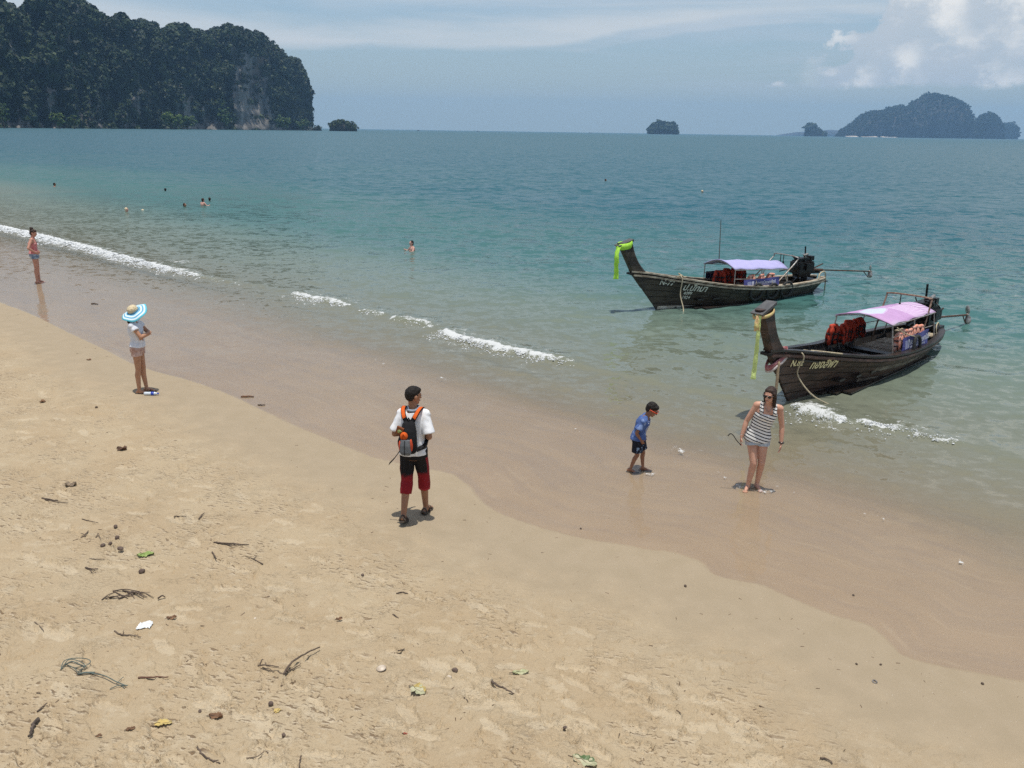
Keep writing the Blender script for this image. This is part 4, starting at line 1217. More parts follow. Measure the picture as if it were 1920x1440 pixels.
banner(boat2, H2, bm2, 2.82, 4.32, .52, .80, (.69, .70), 'blue bank banner on the farther boat behind the hanging tyres', 'ธนาคารไทยพาณิชย์', 'SIAM COMMERCIAL BANK')
# dark blue cloth panel behind the life jackets of each boat
for bt, xo, yy, lab in ((boat1, 0.0, -.66, 'dark navy cloth hung on the far rail of the nearer boat behind the life jackets'), (boat2, .55, -.66, 'navy cloth hung on the far rail of the farther boat behind the life jackets')):
    rg_ = []
    for x in np.linspace(2.6 + xo, 4.0 + xo, 10):
        w = .012 * math.sin(x * 9); rg_.append([(x, yy + w, .50), (x, yy + w, .88), (x, yy + w - .01, .88), (x, yy + w - .01, .50)])
    o = MB().loft(rg_).build('banner', mat('navy_cloth', (.02, .02, .055), (.015, .015, .035), scale=6), None); tag(o, lab, 'banner', 'dark cloths behind the life jackets'); place(bt, o)

# life jackets hung on the far rail, and a heap behind each banner
ordn = ['first', 'second', 'third', 'fourth', 'fifth', 'sixth', 'seventh', 'eighth', 'ninth']
proto = life_jacket(root_mat[boat1.name], Vector((3.95, -.60, .93)), math.pi / 2, 'orange-red life jacket hanging by itself on the front awning post of the nearer boat', 'life jackets on the nearer boat', M_ORANGE, .92, seed=1)
def jacket_copy(rm, pos, rz, label, group, m, sc, seed, tiltx=0.0):
    rg_ = np.random.default_rng(seed); c = copy_tree(proto); c['label'] = label; c['group'] = group
    if m is not M_ORANGE:
        for ch in c.children:
            if ch.name.startswith('jacket_body'):
                ch.data = PEACH_ME
    c.matrix_world = rm @ Matrix.Translation(pos) @ Euler((tiltx + rg_.uniform(-.15, .15), rg_.uniform(-.15, .15), rz + rg_.uniform(-.5, .5))).to_matrix().to_4x4() @ Matrix.Scale(sc, 4)
PEACH_ME = [c for c in proto.children if c.name.startswith('jacket_body')][0].data.copy(); PEACH_ME.materials.clear(); PEACH_ME.materials.append(M_PEACH)
for k in range(7):
    jacket_copy(root_mat[boat1.name], Vector((3.62 - .15 * k, -.56 + .05 * (k % 2), .88 + .03 * (k % 3))), math.pi / 2, ordn[k] + ' orange-red life jacket from the prow, in the row on the nearer boat', 'life jackets on the nearer boat', M_ORANGE, .86, 10 + k)
for k in range(7):
    jacket_copy(root_mat[boat2.name], Vector((4.38 - .17 * k, -.30 + .12 * (k % 2), .90 + .02 * (k % 3))), math.pi / 2, ordn[k] + ' orange-red life jacket from the prow in the row under the lavender awning', 'life jackets on the farther boat', M_ORANGE, .92, 30 + k)
for k in range(5):
    jacket_copy(root_mat[boat1.name], Vector((3.35 - .28 * k, .54, .87 + .03 * (k % 2))), -math.pi / 2, ordn[k] + ' pale peach life jacket from the prow behind the nearer boat banner', 'faded life jackets behind the banners', M_PEACH, .82, 50 + k)
for k in range(3):
    jacket_copy(root_mat[boat2.name], Vector((3.85 - .42 * k, .52, .86)), -math.pi / 2, ordn[k] + ' faded life jacket from the prow peeping over the banner of the farther boat', 'faded life jackets behind the banners', M_PEACH, .8, 70 + k)

# tyre fenders
def tyre(root, H, x, z, r, label, tilt=.12, y_off=.05):
    b = H.at(x, max(z - r * .3, .2), 1, y_off)
    o = MB().tube(torus_pts((x, b[1] + .0, z), r, (1, 0, 0), (0, -math.sin(-tilt), math.cos(tilt))), .036, 8, closed=True).build('tyre', M_TYRE, None, smooth=True)
    tag(o, label, 'tyre', 'tyres hung along the boats as fenders')
    rp = MB().tube([(x, b[1] - .03, z + r), (x + .03, b[1] - .12, z + r + .28)], .009, 5).build('tie_rope', M_ROPE, o)
    return place(root, o)
tyre(boat2, H2, 3.80, .42, .24, 'black tyre nearest the prow on the farther boat')
tyre(boat2, H2, 3.14, .40, .22, 'middle black tyre of three on the farther boat')
tyre(boat2, H2, 2.52, .40, .23, 'black tyre nearest the stern on the farther boat')
o = MB().tube(catmull([(3.08, .80, .44), (3.06, .79, .66), (3.0, .78, .77), (2.88, .775, .80), (2.77, .78, .75), (2.72, .79, .62), (2.72, .80, .44)], 5), .036, 8).build('tyre', M_TYRE, None, smooth=True)
tag(o, 'black rubber loop hung in front of the blue banner on the nearer boat', 'tyre', 'tyres hung along the boats as fenders'); place(boat1, o)

# cloths tied round the prows
def ribbon(pts, w, side):
    pts = catmull(pts, 6); n = len(pts); rg_ = []
    for i, p in enumerate(pts):
        k = i / (n - 1); s = np.array(side) * w * (.55 + .45 * k + .08 * math.sin(i * 1.7)); t_ = np.array([-side[1], side[0], 0]) * .012 * math.sin(i * .9)
        rg_.append([p - s / 2, p + t_, p + s / 2, p + s / 2 + (.008, 0, 0), p + t_ + (.01, 0, 0), p - s / 2 + (.008, 0, 0)])
    return MB().loft(rg_)
def wrap(z, h, f, a, w, m, tl=.05):
    rg_ = []
    for t in np.linspace(0, 2 * math.pi, 25)[:-1]:
        cx, cy = (f + a) / 2 + (f - a) / 2 * 1.06 * math.copysign(abs(math.cos(t)) ** .55, math.cos(t)), w * math.copysign(abs(math.sin(t)) ** .55, math.sin(t))
        zz = z + .015 * math.sin(3 * t) - tl * math.cos(t)
        o_ = np.array([cx - (f + a) / 2, cy, 0]); o_ = o_ / (np.linalg.norm(o_) + 1e-6) * .012
        rg_.append([np.array((cx, cy, zz - h / 2)), np.array((cx, cy, zz)) + o_ * 1.6, np.array((cx, cy, zz + h / 2)), np.array((cx, cy, zz + h / 2)) - o_, np.array((cx, cy, zz - h / 2)) - o_])
    return MB().loft(rg_, closed=True)
sd_ = (.46, -.885, 0)
sd2_ = (.78, -.62, 0)
s1 = wrap(1.93, .06, 8.46, 8.08, .125, M_TANCLOTH).build('prow_sash', M_TANCLOTH, None, smooth=True)
tag(s1, 'faded ribbon round the nearer boat prow top with a long pale green tail', 'sash', 'cloths tied round the prows')
ribbon([(8.50, .06, 1.93), (8.54, .08, 1.70), (8.53, .08, 1.35), (8.52, .07, 1.0), (8.53, .07, .80)], .085, sd_).build('ribbon_tail', M_PALEGREEN, s1)
ribbon([(8.50, .03, 1.95), (8.56, .05, 1.80), (8.55, .06, 1.66)], .10, sd_).build('ribbon_knot', M_TANCLOTH, s1)
place(boat1, s1)
s2 = wrap(1.00, .11, 7.88, 7.36, .095, M_REDCLOTH, .13).build('prow_sash', M_REDCLOTH, None, smooth=True)
tag(s2, 'faded red and white cloth wound round the foot of the prow on the nearer boat', 'sash', 'cloths tied round the prows')
wrap(.95, .07, 7.86, 7.33, .105, M_WHITECLOTH, .14).build('white_wrap', M_WHITECLOTH, s2, smooth=True)
place(boat1, s2)
s3 = wrap(1.95, .17, 8.47, 8.06, .13, M_NEON).build('prow_sash', M_NEON, None, smooth=True)
tag(s3, 'neon green cloth tied round the farther boat prow top, tail hanging', 'sash', 'cloths tied round the prows')
ribbon([(8.48, .04, 1.95), (8.56, .06, 1.75), (8.55, .06, 1.45), (8.53, .06, 1.20), (8.54, .06, 1.05)], .14, sd2_).build('ribbon_tail', M_NEON, s3)
ribbon([(8.50, .10, 1.93), (8.60, .14, 1.76), (8.60, .15, 1.50)], .12, sd2_).build('ribbon_tail', M_NEON, s3)
MB().ell((8.50, .06, 1.90), (.05, .07, .06)).build('ribbon_knot', M_NEON, s3, smooth=True)
place(boat2, s3)

# ropes
def rope(root, pts, r, label, m=M_ROPE):
    o = MB().tube(catmull(pts, 6), r, 6).build('rope', m, None, smooth=True); tag(o, label, 'rope', 'ropes on the boats'); return place(root, o)
g = H1.at(7.05, .98, 1, .05); g2 = H1.at(7.0, .5, 1, .05)
rope(boat1, [(6.95, g[1] - .18, 1.04), (7.08, g[1] - .02, 1.06), (7.06, g[1] + .04, .95), (7.02, g2[1] + .03, .62), (6.86, .38, .25), (6.55, .62, .03), (6.35, .80, -.04)], .014, 'pale rope looping from the bow of the nearer boat down into the water')
rope(boat1, [(6.95, g[1] - .16, 1.03), (6.85, g[1] - .05, 1.02), (6.75, g[1] - .12, 1.02), (6.6, g[1] + .0, .99), (6.5, g[1] - .06, .98), (6.15, .58, .94)], .016, 'knotted pale rope lying along the bow rail of the nearer boat')
rope(boat1, [(7.72, .10, .98), (7.76, .13, .6), (7.78, .14, .2), (7.80, .15, -.10)], .030, 'tan strap hanging from the prow cloth of the nearer boat into the water', M_ROPE2)
rope(boat1, [(3.7, .62, 1.08), (3.45, .64, .96), (3.2, .70, .86), (2.95, .76, .80)], .012, 'thin pale rope slung from the awning post to the banner of the nearer boat')
rope(boat1, [(.9, .52, .46), (.88, .48, .66), (.6, .42, .70), (.25, .34, .56), (.05, .30, .44)], .014, 'pale rope arched over the stern rail of the nearer boat')
g = H2.at(6.42, .86, 1, .04)
rope(boat2, [(6.38, g[1] - .12, 1.0), (6.45, g[1] + .02, 1.02), (6.44, g[1] + .07, .9), (6.46, g[1] + .05, .5), (6.48, .58, .12), (6.62, .70, -.02), (6.85, .75, -.05)], .018, 'pale rope hanging from the bow rail of the farther boat to the water')
rope(boat2, [(6.5, g[1] - .1, .99), (6.42, g[1], 1.04), (6.34, g[1] - .08, 1.02), (6.42, g[1] - .14, 1.08), (6.30, g[1] - .05, .99), (6.2, g[1] - .04, .98)], .02, 'tangled pale rope knot on the bow rail of the farther boat')
rope(boat2, [(.9, .55, .54), (.75, .45, .70), (.35, .30, .72), (.2, .25, .45), (.12, .2, .1), (.10, .18, -.12)], .022, 'frayed pale rope over the stern of the farther boat')

# ------------------------------------------------------------------ people
def skin_mat(name, c):
    m, nt, out = new_mat(name); v = texco(nt); n = noise(nt, v, 14, 4)
    col = mixc(nt, n.ss(.3, .7), c, (c[0] * .86, c[1] * .80, c[2] * .78))
    p = principled(nt, out, col, .5, .4, noise(nt, v, 90, 3), .08, .002)
    p.inputs['Subsurface Weight'].default_value = .06; p.inputs['Subsurface Radius'].default_value = (.02, .008, .004)
    return m
def cloth_mat(name, c, c2=None, scale=14, fold=.35, rough=.85):
    m, nt, out = new_mat(name); v = texco(nt); x, y, z = sepxyz(nt, v)
    c2 = c2 or tuple(q * .86 for q in c)
    n = noise(nt, v, scale, 4); f = noise(nt, comb(nt, x * 14, y * 14, z * 5), 1.0, 3, .5, .8)
    principled(nt, out, mixc(nt, n.ss(.35, .65), c, c2), rough, .15, f + noise(nt, v, 160, 2) * .15, fold, .018)
    return m
M_HAIR = mat('black_hair', (.009, .007, .006), (.018, .014, .011), scale=90, rough=.62, spec=.25, stretch=(1, 1, .3), bstr=.8, bdist=.012)
M_HAIRB = mat('brown_hair', (.045, .022, .012), (.020, .010, .006), scale=90, rough=.55, spec=.35, stretch=(1, 1, .25), bstr=.8, bdist=.012)
M_EYE = mat('dark_eye', (.012, .009, .008), scale=10, rough=.2)
M_LIP = mat('lips', (.36, .12, .10), scale=30, rough=.5)
M_BLACKP = mat('black_plastic', (.010, .010, .011), scale=30, rough=.18, spec=.6)

MALE = [(0, .105, .085), (.08, .155, .112), (.20, .166, .118), (.40, .148, .104), (.58, .162, .115), (.75, .182, .122), (.87, .180, .106), (.95, .115, .078), (1.0, .066, .060)]
FEMALE = [(0, .105, .085), (.08, .165, .115), (.20, .178, .118), (.40, .134, .095), (.58, .142, .104), (.72, .158, .122), (.86, .156, .092), (.95, .100, .066), (1.0, .055, .052)]


class Figure:
    """joints in the person's own frame: +X is where the body faces, +Y its left, Z up, feet at 0"""
    def __init__(self, J, table, k=1.0, head=1.0, yaw=0.0, pitch=0.0, roll=0.0, limb=1.0):
        self.J = {n: np.array(p, float) for n, p in J.items()}; self.t = table; self.k = k; self.hs = head; self.limb = limb
        self.HR = rotz(yaw) @ roty(pitch) @ rotx(roll)
        j = self.J
        self.sp = catmull([j['pel'] - (0, 0, .13 * k) + 0 * j['pel'], j['pel'], j['waist'], j['chest'], j['neck']], 8)
        L = np.concatenate([[0], np.cumsum(np.linalg.norm(np.diff(self.sp, axis=0), axis=1))]); self.L = L / L[-1]
    def spine(self, t): return np.array([np.interp(t, self.L, self.sp[:, i]) for i in range(3)])
    def axes(self, t):
        j = self.J; a = j['hipL'] - j['hipR']; b = j['shL'] - j['shR']; a /= np.linalg.norm(a); b /= np.linalg.norm(b)
        s = a * (1 - t) + b * t; s /= np.linalg.norm(s)
        up = self.spine(min(t + .05, 1)) - self.spine(max(t - .05, 0)); up /= np.linalg.norm(up)
        f = np.cross(s, up); f /= np.linalg.norm(f); return s, f
    def torso(self, mb, t0=0.0, t1=1.0, grow=0.0, hem=0.0, n=16, sq=2.4):
        tt = np.array(self.t); secs = []
        for t in np.linspace(t0, t1, n):
            w = np.interp(t, tt[:, 0], tt[:, 1]) * self.k; d = np.interp(t, tt[:, 0], tt[:, 2]) * self.k
            s, f = self.axes(t); g = grow + hem * max(0, 1 - (t - t0) / max(.3, 1e-3))
            secs.append((self.spine(t), s * (w + g), f * (d + g)))
        mb.esec(secs, 24, sq)
    def hand(self, mb, side, curl=.5):
        j = self.J; w = j['wr' + side]; d = w - j['el' + side]; d = d / np.linalg.norm(d); k = self.k * .95
        d = self.J.get('hd' + side, d); d = d / np.linalg.norm(d)
        inw = np.array([0, -1.0 if side == 'L' else 1.0, 0]); inw = inw - d * (inw @ d); inw /= np.linalg.norm(inw) + 1e-9
        fr = np.cross(inw, d) * (1 if side == 'L' else -1)
        if fr[0] < 0: fr = -fr
        R = np.stack([fr, inw, d], 1)
        mb.ell(w + d * .048 * k, (.040 * k, .017 * k, .052 * k), R)
        for q, ln in ((-.030, .058), (-.011, .072), (.009, .078), (.029, .070)):
            b = w + d * .085 * k + fr * q * k
            a1 = .35 * curl; a2 = 1.2 * curl; d1 = d * math.cos(a1) + inw * math.sin(a1) + fr * q * 2.0; d2 = d * math.cos(a2) + inw * math.sin(a2) + fr * q * 1.5
            m_ = b + d1 * ln * .55 * k; e = m_ + d2 * ln * .45 * k
            mb.cone(b, m_, .0088 * k, .0080 * k, 8); mb.cone(m_, e, .0080 * k, .0068 * k, 8)
        b = w + d * .03 * k + fr * .034 * k; e = b + (d * .6 + fr * .65 + inw * .35) * .036 * k; mb.cone(b, e, .0115 * k, .0095 * k, 8); mb.cone(e, e + (d * .85 + inw * .4 + fr * .15) * .030 * k, .0095 * k, .0078 * k, 8)
    def body(self, name, mat_, voxel=.0062, hands=True, legs=True, keep=.4):
        mb = MB(); j = self.J; k = self.k; lm = self.limb
        self.torso(mb)
        for s in 'LR':
            sh, el, wr = j['sh' + s], j['el' + s], j['wr' + s]
            mb.cone(sh + (j['neck'] - sh) * .25, sh, .052 * k, .056 * k); mb.cone(sh, el, .050 * k * lm, .038 * k * lm)
            fm = el + (wr - el) * .28; mb.cone(el, fm, .038 * k * lm, .040 * k * lm); mb.cone(fm, wr, .040 * k * lm, .026 * k * lm)
            if hands: self.hand(mb, s, j.get('curl' + s, np.array(.5)).item())
            if legs:
                hp, kn, an = j['hip' + s], j['kn' + s], j['an' + s]
                mb.cone(hp, kn, .088 * k * lm, .054 * k * lm); cf = kn + (an - kn) * .30 + np.array([-.016, 0, 0]) * k
                mb.cone(kn, cf, .052 * k * lm, .055 * k * lm); mb.cone(cf, an, .053 * k * lm, .034 * k * lm)
                toe = j.get('toe' + s, np.array([1.0, .15 if s == 'L' else -.15, -.0])); toe = toe / np.linalg.norm(toe); sd_ = np.array([-toe[1], toe[0], 0]); sd_ /= np.linalg.norm(sd_)
                up = np.cross(toe, sd_)
                hl = an - up * .052 * k - toe * .045 * k; mb.cone(hl, an, .030 * k, .034 * k)
                mb.cone(an - up * .02 * k, an + toe * .10 * k - up * .052 * k, .036 * k, .026 * k); mb.cone(hl, an + toe * .11 * k - up * .058 * k, .028 * k, .024 * k)
                for q in (-.026, -.011, .003, .016, .030):
                    b = an + toe * (.135 - abs(q) * .5) * k - up * .066 * k + sd_ * q * k; mb.cone(b, b + toe * .035 * k, .012 * k, .010 * k, 8)
        # neck and head
        c = j['head']; R = self.HR; h = self.hs; W = lambda x, y, z: c + R @ (np.array([x, y, z]) * h)
        mb.cone(j['neck'] - (0, 0, .02 * k), W(-.012, 0, -.06), .056 * k, .050 * h)
        mb.ell(W(-.008, 0, .022), np.array([.096, .076, .096]) * h, R); mb.ell(W(.030, 0, -.045), np.array([.058, .058, .066]) * h, R)
        mb.ell(W(.040, 0, -.005), np.array([.052, .060, .070]) * h, R); mb.ell(W(.068, 0, -.088), np.array([.022, .024, .020]) * h, R)
        mb.cone(W(.088, 0, .012), W(.107, 0, -.024), .009 * h, .0145 * h, 10); mb.cone(W(.080, -.030, .024), W(.080, .030, .024), .014 * h, .014 * h, 8)
        mb.cone(W(.086, -.014, -.056), W(.086, .014, -.056), .011 * h, .011 * h, 8)
        for s in (-1, 1): mb.ell(W(-.008, s * .079, -.008), np.array([.020, .010, .030]) * h, R)
        self.W = W
        return mb.melt(name, mat_, None, voxel, 3, keep)
    def face(self, root, shades=False):
        W, R, h = self.W, self.HR, self.hs
        if not shades:
            for s in (-1, 1): MB().ell(W(.0895, s * .030, .010), np.array([.007, .013, .006]) * h, R, 10, 6).build('eye', M_EYE, root, True)
        MB().ell(W(.0945, 0, -.056), np.array([.006, .021, .006]) * h, R, 10, 6).build('mouth', M_LIP, root, True)
    def sunglasses(self, root, rim, lens, z=.012):
        W, R, h = self.W, self.HR, self.hs
        g = MB(); 
        for s in (-1, 1):
            g.tube([W(.098, s * .066, z + .010), W(.04, s * .083, z + .008), W(-.02, s * .086, z + .004)], .006 * h, 6)
        g.tube([W(.104, -.064, z + .016), W(.112, 0, z + .016), W(.104, .064, z + .016)], .006 * h, 6)
        o = g.build('sunglasses', rim, root, True)
        for s in (-1, 1): MB().ell(W(.106, s * .033, z), np.array([.008, .030, .023]) * h, R, 12, 6).build('lens', lens, o, True)


def limb_prim(mb, p0, p1, r0, r1, seg=18, n=5, flare=0.0):
    """open-looking sleeve or trouser leg: a flat-ended tapering tube"""
    p0 = np.array(p0, float); p1 = np.array(p1, float); d, s, t = ortho(p1 - p0); a = np.arange(seg) * 2 * np.pi / seg
    mb.loft([p0 + (p1 - p0) * q + (r0 + (r1 - r0) * q) * (np.cos(a)[:, None] * s + np.sin(a)[:, None] * t) for q in np.linspace(0, 1, n)])
def folds(amp, fx=9, fz=4, seed=0):
    return lambda co: amp * (perlin(co[:, 0] * fx + co[:, 1] * fx * .7, co[:, 2] * fz, seed) + .5 * perlin(co[:, 1] * fx * 2 + co[:, 2] * 3, co[:, 0] * fx * 2 + co[:, 2] * fz * 2, seed + 3))
def lerp(a, b, t): return np.array(a) + (np.array(b) - np.array(a)) * t


def place_person(o, P, heading, scale, label):
    """heading: world direction the body faces"""
    o.location = P; o.rotation_euler = (0, 0, math.atan2(heading[1], heading[0])); o.scale = (scale,) * 3
    tag(o, label, 'person'); return o


# --- the man with the backpack, walking away along the beach
PM = on_ground(778, 972)
J = dict(pel=(0, 0, .955), waist=(.0, 0, 1.09), chest=(.02, 0, 1.29), neck=(.03, 0, 1.475), head=(.05, 0, 1.635), hipL=(0, .078, .93), hipR=(0, -.078, .93),
         knL=(-.02, .088, .51), anL=(-.19, .09, .135), toeL=(1, .1, -.45), knR=(.15, -.088, .51), anR=(.20, -.09, .085), shL=(.02, .158, 1.42), shR=(.02, -.158, 1.42),
         elL=(-.06, .218, 1.165), elR=(-.06, -.222, 1.155), wrL=(.14, .13, 1.12), wrR=(.14, -.13, 1.11))
F = Figure(J, [(t, a * .86, b * .95) for t, a, b in MALE], 1.0, 1.0, yaw=-.75, pitch=.12)
man = F.body('person', skin_mat('tan_skin', (.33, .165, .092)))
F.face(man); W = F.W
hb = MB(); hb.ell(W(-.022, 0, .034), np.array([.096, .082, .094]) * 1.0, F.HR); hb.ell(W(-.045, 0, .0), np.array([.064, .073, .066]) * 1.0, F.HR); hb.ell(W(.03, 0, .075), np.array([.06, .07, .045]) * 1.0, F.HR)
hb.melt('hair', M_HAIR, man, .008, 2, .5, folds(.006, 55, 40))
M_SHIRT = cloth_mat('white_cotton', (.78, .78, .78), (.70, .71, .73))
sh = MB(); F.torso(sh, .12, .955, .016, .020)
for s in 'LR': limb_prim(sh, lerp(F.J['sh' + s], F.J['neck'], .12), lerp(F.J['sh' + s], F.J['el' + s], .86), .062, .080); sh.cone(F.J['sh' + s], lerp(F.J['sh' + s], F.J['neck'], .75) + (0, 0, -.01), .062, .054)
sh.melt('shirt', M_SHIRT, man, .0075, 3, .45, folds(.011, 9, 4, 1))
MB().tube(torus_pts(F.J['neck'] + (-.004, 0, .012), .074, (.95, 0, .2), (0, 1, 0), 20), .016, 8, closed=True).build('collar', cloth_mat('grey_collar', (.30, .33, .38)), man, True)
m, nt, out = new_mat('black_red_trousers'); v = texco(nt); x, y, z = sepxyz(nt, v); n = noise(nt, v, 22, 3)
col = mixc(nt, (z + (n - .5) * .10).ss(.66, .58), (.012, .011, .012), (.24, .012, .018)); col = mixc(nt, y.abs().gt(.160) * z.lt(.86), col, (.22, .012, .018)); col = mixc(nt, z.ss(.395, .375), col, (.34, .03, .035))
principled(nt, out, col, .8, .2, noise(nt, comb(nt, x * 18, y * 18, z * 5), 1.0, 3), .4, .02)
tr_ = MB(); F.torso(tr_, 0.03, .30, .018, 0, 8)
for s in 'LR':
    j = F.J; limb_prim(tr_, j['hip' + s] + (0, 0, .04), j['kn' + s], .098, .078); limb_prim(tr_, j['kn' + s] + (0, 0, .03), lerp(j['kn' + s], j['an' + s], .36), .079, .078)
tr_.melt('trousers', m, man, .008, 3, .45, folds(.009, 9, 6, 2))
M_SANDAL = mat('brown_sandal', (.045, .032, .024), (.10, .08, .06), scale=30, rough=.8)
for s in 'LR':
    an = F.J['an' + s]; toe = F.J.get('toe' + s, np.array([1.0, .12 if s == 'L' else -.12, 0])); toe = np.array(toe, float); toe /= np.linalg.norm(toe); sd_ = np.array([-toe[1], toe[0], 0]); sd_ /= np.linalg.norm(sd_); up = np.cross(toe, sd_)
    b = MB(); c0 = an - up * .082
    b.esec([(c0 - toe * .075 + up * h_, sd_ * w_ * .8, toe * .0 + up * .013) if False else (c0 + toe * l_, sd_ * w_, up * .013) for l_, w_, h_ in ((-.085, .022, 0), (-.06, .038, 0), (.02, .040, 0), (.12, .050, 0), (.16, .044, 0), (.19, .020, 0))], 14)
    for l_, r_ in ((.10, .048), (.03, .046), (-.05, .040)):
        b.tube([c0 + toe * l_ + sd_ * r_ * math.cos(a) + up * (.005 + (.075 if l_ < .06 else .052) * math.sin(a)) for a in np.linspace(0, math.pi, 9)], .009, 6)
    b.tube([c0 - toe * .07 + sd_ * .04 + up * .02, c0 - toe * .10 + up * .055, c0 - toe * .07 - sd_ * .04 + up * .02], .011, 6)
    b.build('sandal', M_SANDAL, man)
MAN_H = 1.02
place_person(man, (PM[0], PM[1], PM[2] - .004), (.16, .98), MAN_H, 'man in a white T-shirt and black-red trousers walking away with a backpack')

# his backpack: worn, but a thing of its own
bp = empty('backpack', (0, 0, 0)); tag(bp, 'black backpack with orange straps and grey pouch on the back of the man', 'backpack')
M_BPBLK = cloth_mat('black_nylon', (.014, .014, .016), fold=.3); M_BPORG = cloth_mat('orange_nylon', (.66, .115, .02), fold=.2); M_BPGRY = cloth_mat('grey_nylon', (.14, .15, .16), fold=.4)
M_BPRED = cloth_mat('red_mesh', (.60, .09, .04), fold=.3); M_BPBRN = cloth_mat('brown_patch', (.22, .075, .03))
mb = MB(); mb.esec([((-.205, 0, .985), (0, .10, 0), (.050, 0, 0)), ((-.222, 0, 1.03), (0, .132, 0), (.072, 0, 0)), ((-.228, 0, 1.16), (0, .128, 0), (.080, 0, 0)), ((-.205, 0, 1.28), (0, .112, 0), (.07, 0, 0)), ((-.17, 0, 1.36), (0, .085, 0), (.05, 0, 0)), ((-.15, 0, 1.385), (0, .05, 0), (.03, 0, 0))], 20, 3)
mb.melt('pack_body', M_BPBLK, bp, .009, 3, .5, folds(.004, 12, 8, 5))
mb = MB(); mb.esec([((-.285, .012, .99), (0, .062, 0), (.035, 0, 0)), ((-.300, .012, 1.03), (0, .085, 0), (.045, 0, 0)), ((-.302, .012, 1.12), (0, .080, 0), (.042, 0, 0)), ((-.290, .012, 1.19), (0, .070, 0), (.03, 0, 0))], 18, 3.2)
mb.melt('front_pouch', M_BPGRY, bp, .009, 3, .5, folds(.006, 14, 6, 7))
MB().tube([(-.345, .012, 1.0), (-.350, .012, 1.10), (-.325, .012, 1.185)], .005, 5).build('zip', M_BPBLK, bp)
mb = MB(); mb.ell((-.283, .035, 1.225), (.03, .060, .055)); mb.tube([(-.305, .06, 1.20), (-.315, .035, 1.275), (-.305, -.01, 1.21)], .012, 6); mb.build('orange_panel', M_BPORG, bp, True)
MB().ell((-.285, -.065, 1.12), (.03, .030, .085)).build('side_panel', M_BPRED, bp, True); MB().ell((-.285, .095, 1.10), (.03, .022, .07)).build('side_panel', M_BPRED, bp, True)
MB().box((-.268, .100, 1.29), (.03, .10, .09), rotx(.35)).build('brown_patch', M_BPBRN, bp)
MB().ell((-.288, .098, 1.285), (.008, .034, .022)).build('badge', mat('yellow_green_badge', (.42, .46, .14), (.05, .06, .03), scale=60), bp, True)
for s in (-1, 1):
    arc = catmull([(-.155, s * .045, 1.37), (-.135, s * .085, 1.44), (-.06, s * .118, 1.495), (.05, s * .125, 1.488), (.13, s * .128, 1.40), (.165, s * .135, 1.28), (.14, s * .165, 1.16), (-.02, s * .19, 1.06), (-.15, s * .13, 1.02)], 5)
    T = np.gradient(arc, axis=0); T /= np.linalg.norm(T, axis=1, keepdims=True); S = np.tile(np.array([0, 1.0, 0]), (len(arc), 1)); S = S - T * (S * T).sum(1, keepdims=True); S /= np.linalg.norm(S, axis=1, keepdims=True); Nn = np.cross(T, S)
    st = MB().loft([[p - q * .032 - n_ * .008, p + q * .032 - n_ * .008, p + q * .032 + n_ * .008, p - q * .032 + n_ * .008] for p, q, n_ in zip(arc, S, Nn)]).build('shoulder_strap', M_BPBLK, bp)
    a2 = arc[3:18]; MB().loft([[p - q * .024 - n_ * .013, p + q * .024 - n_ * .013, p + q * .024 + n_ * .013, p - q * .024 + n_ * .013] for p, q, n_ in zip(a2, S[3:18], Nn[3:18])]).build('orange_facing', M_BPORG, st)
MB().tube([(-.16, -.02, 1.385), (-.19, .0, 1.43), (-.16, .02, 1.385)], .010, 6).build('grab_loop', M_BPBLK, bp)
MB().loft([[(-.20, .12, 1.03), (-.20, .13, .99), (-.19, .13, .99), (-.19, .12, 1.03)], [(-.19, .17, .96), (-.19, .18, .93), (-.18, .18, .93), (-.18, .17, .96)], [(-.18, .22, .90), (-.18, .235, .865), (-.17, .235, .865), (-.17, .22, .90)], [(-.18, .30, .825), (-.18, .315, .785), (-.17, .315, .785), (-.17, .30, .825)]]).build('loose_strap', M_STRAP, bp)
for s in (-1, 1):
    MB().loft([[(-.18, s * .11, 1.05), (-.18, s * .11, .99), (-.16, s * .11, .99), (-.16, s * .11, 1.05)], [(-.06, s * .205, 1.03), (-.06, s * .205, 1.00), (-.05, s * .195, 1.00), (-.05, s * .195, 1.03)], [(.08, s * .19, 1.03), (.08, s * .19, 1.00), (.08, s * .18, 1.00), (.08, s * .18, 1.03)]]).build('hip_belt', M_STRAP, bp)
bp.location = man.location; bp.rotation_euler = man.rotation_euler; bp.scale = (man.scale[0], man.scale[1] * .86, man.scale[2])

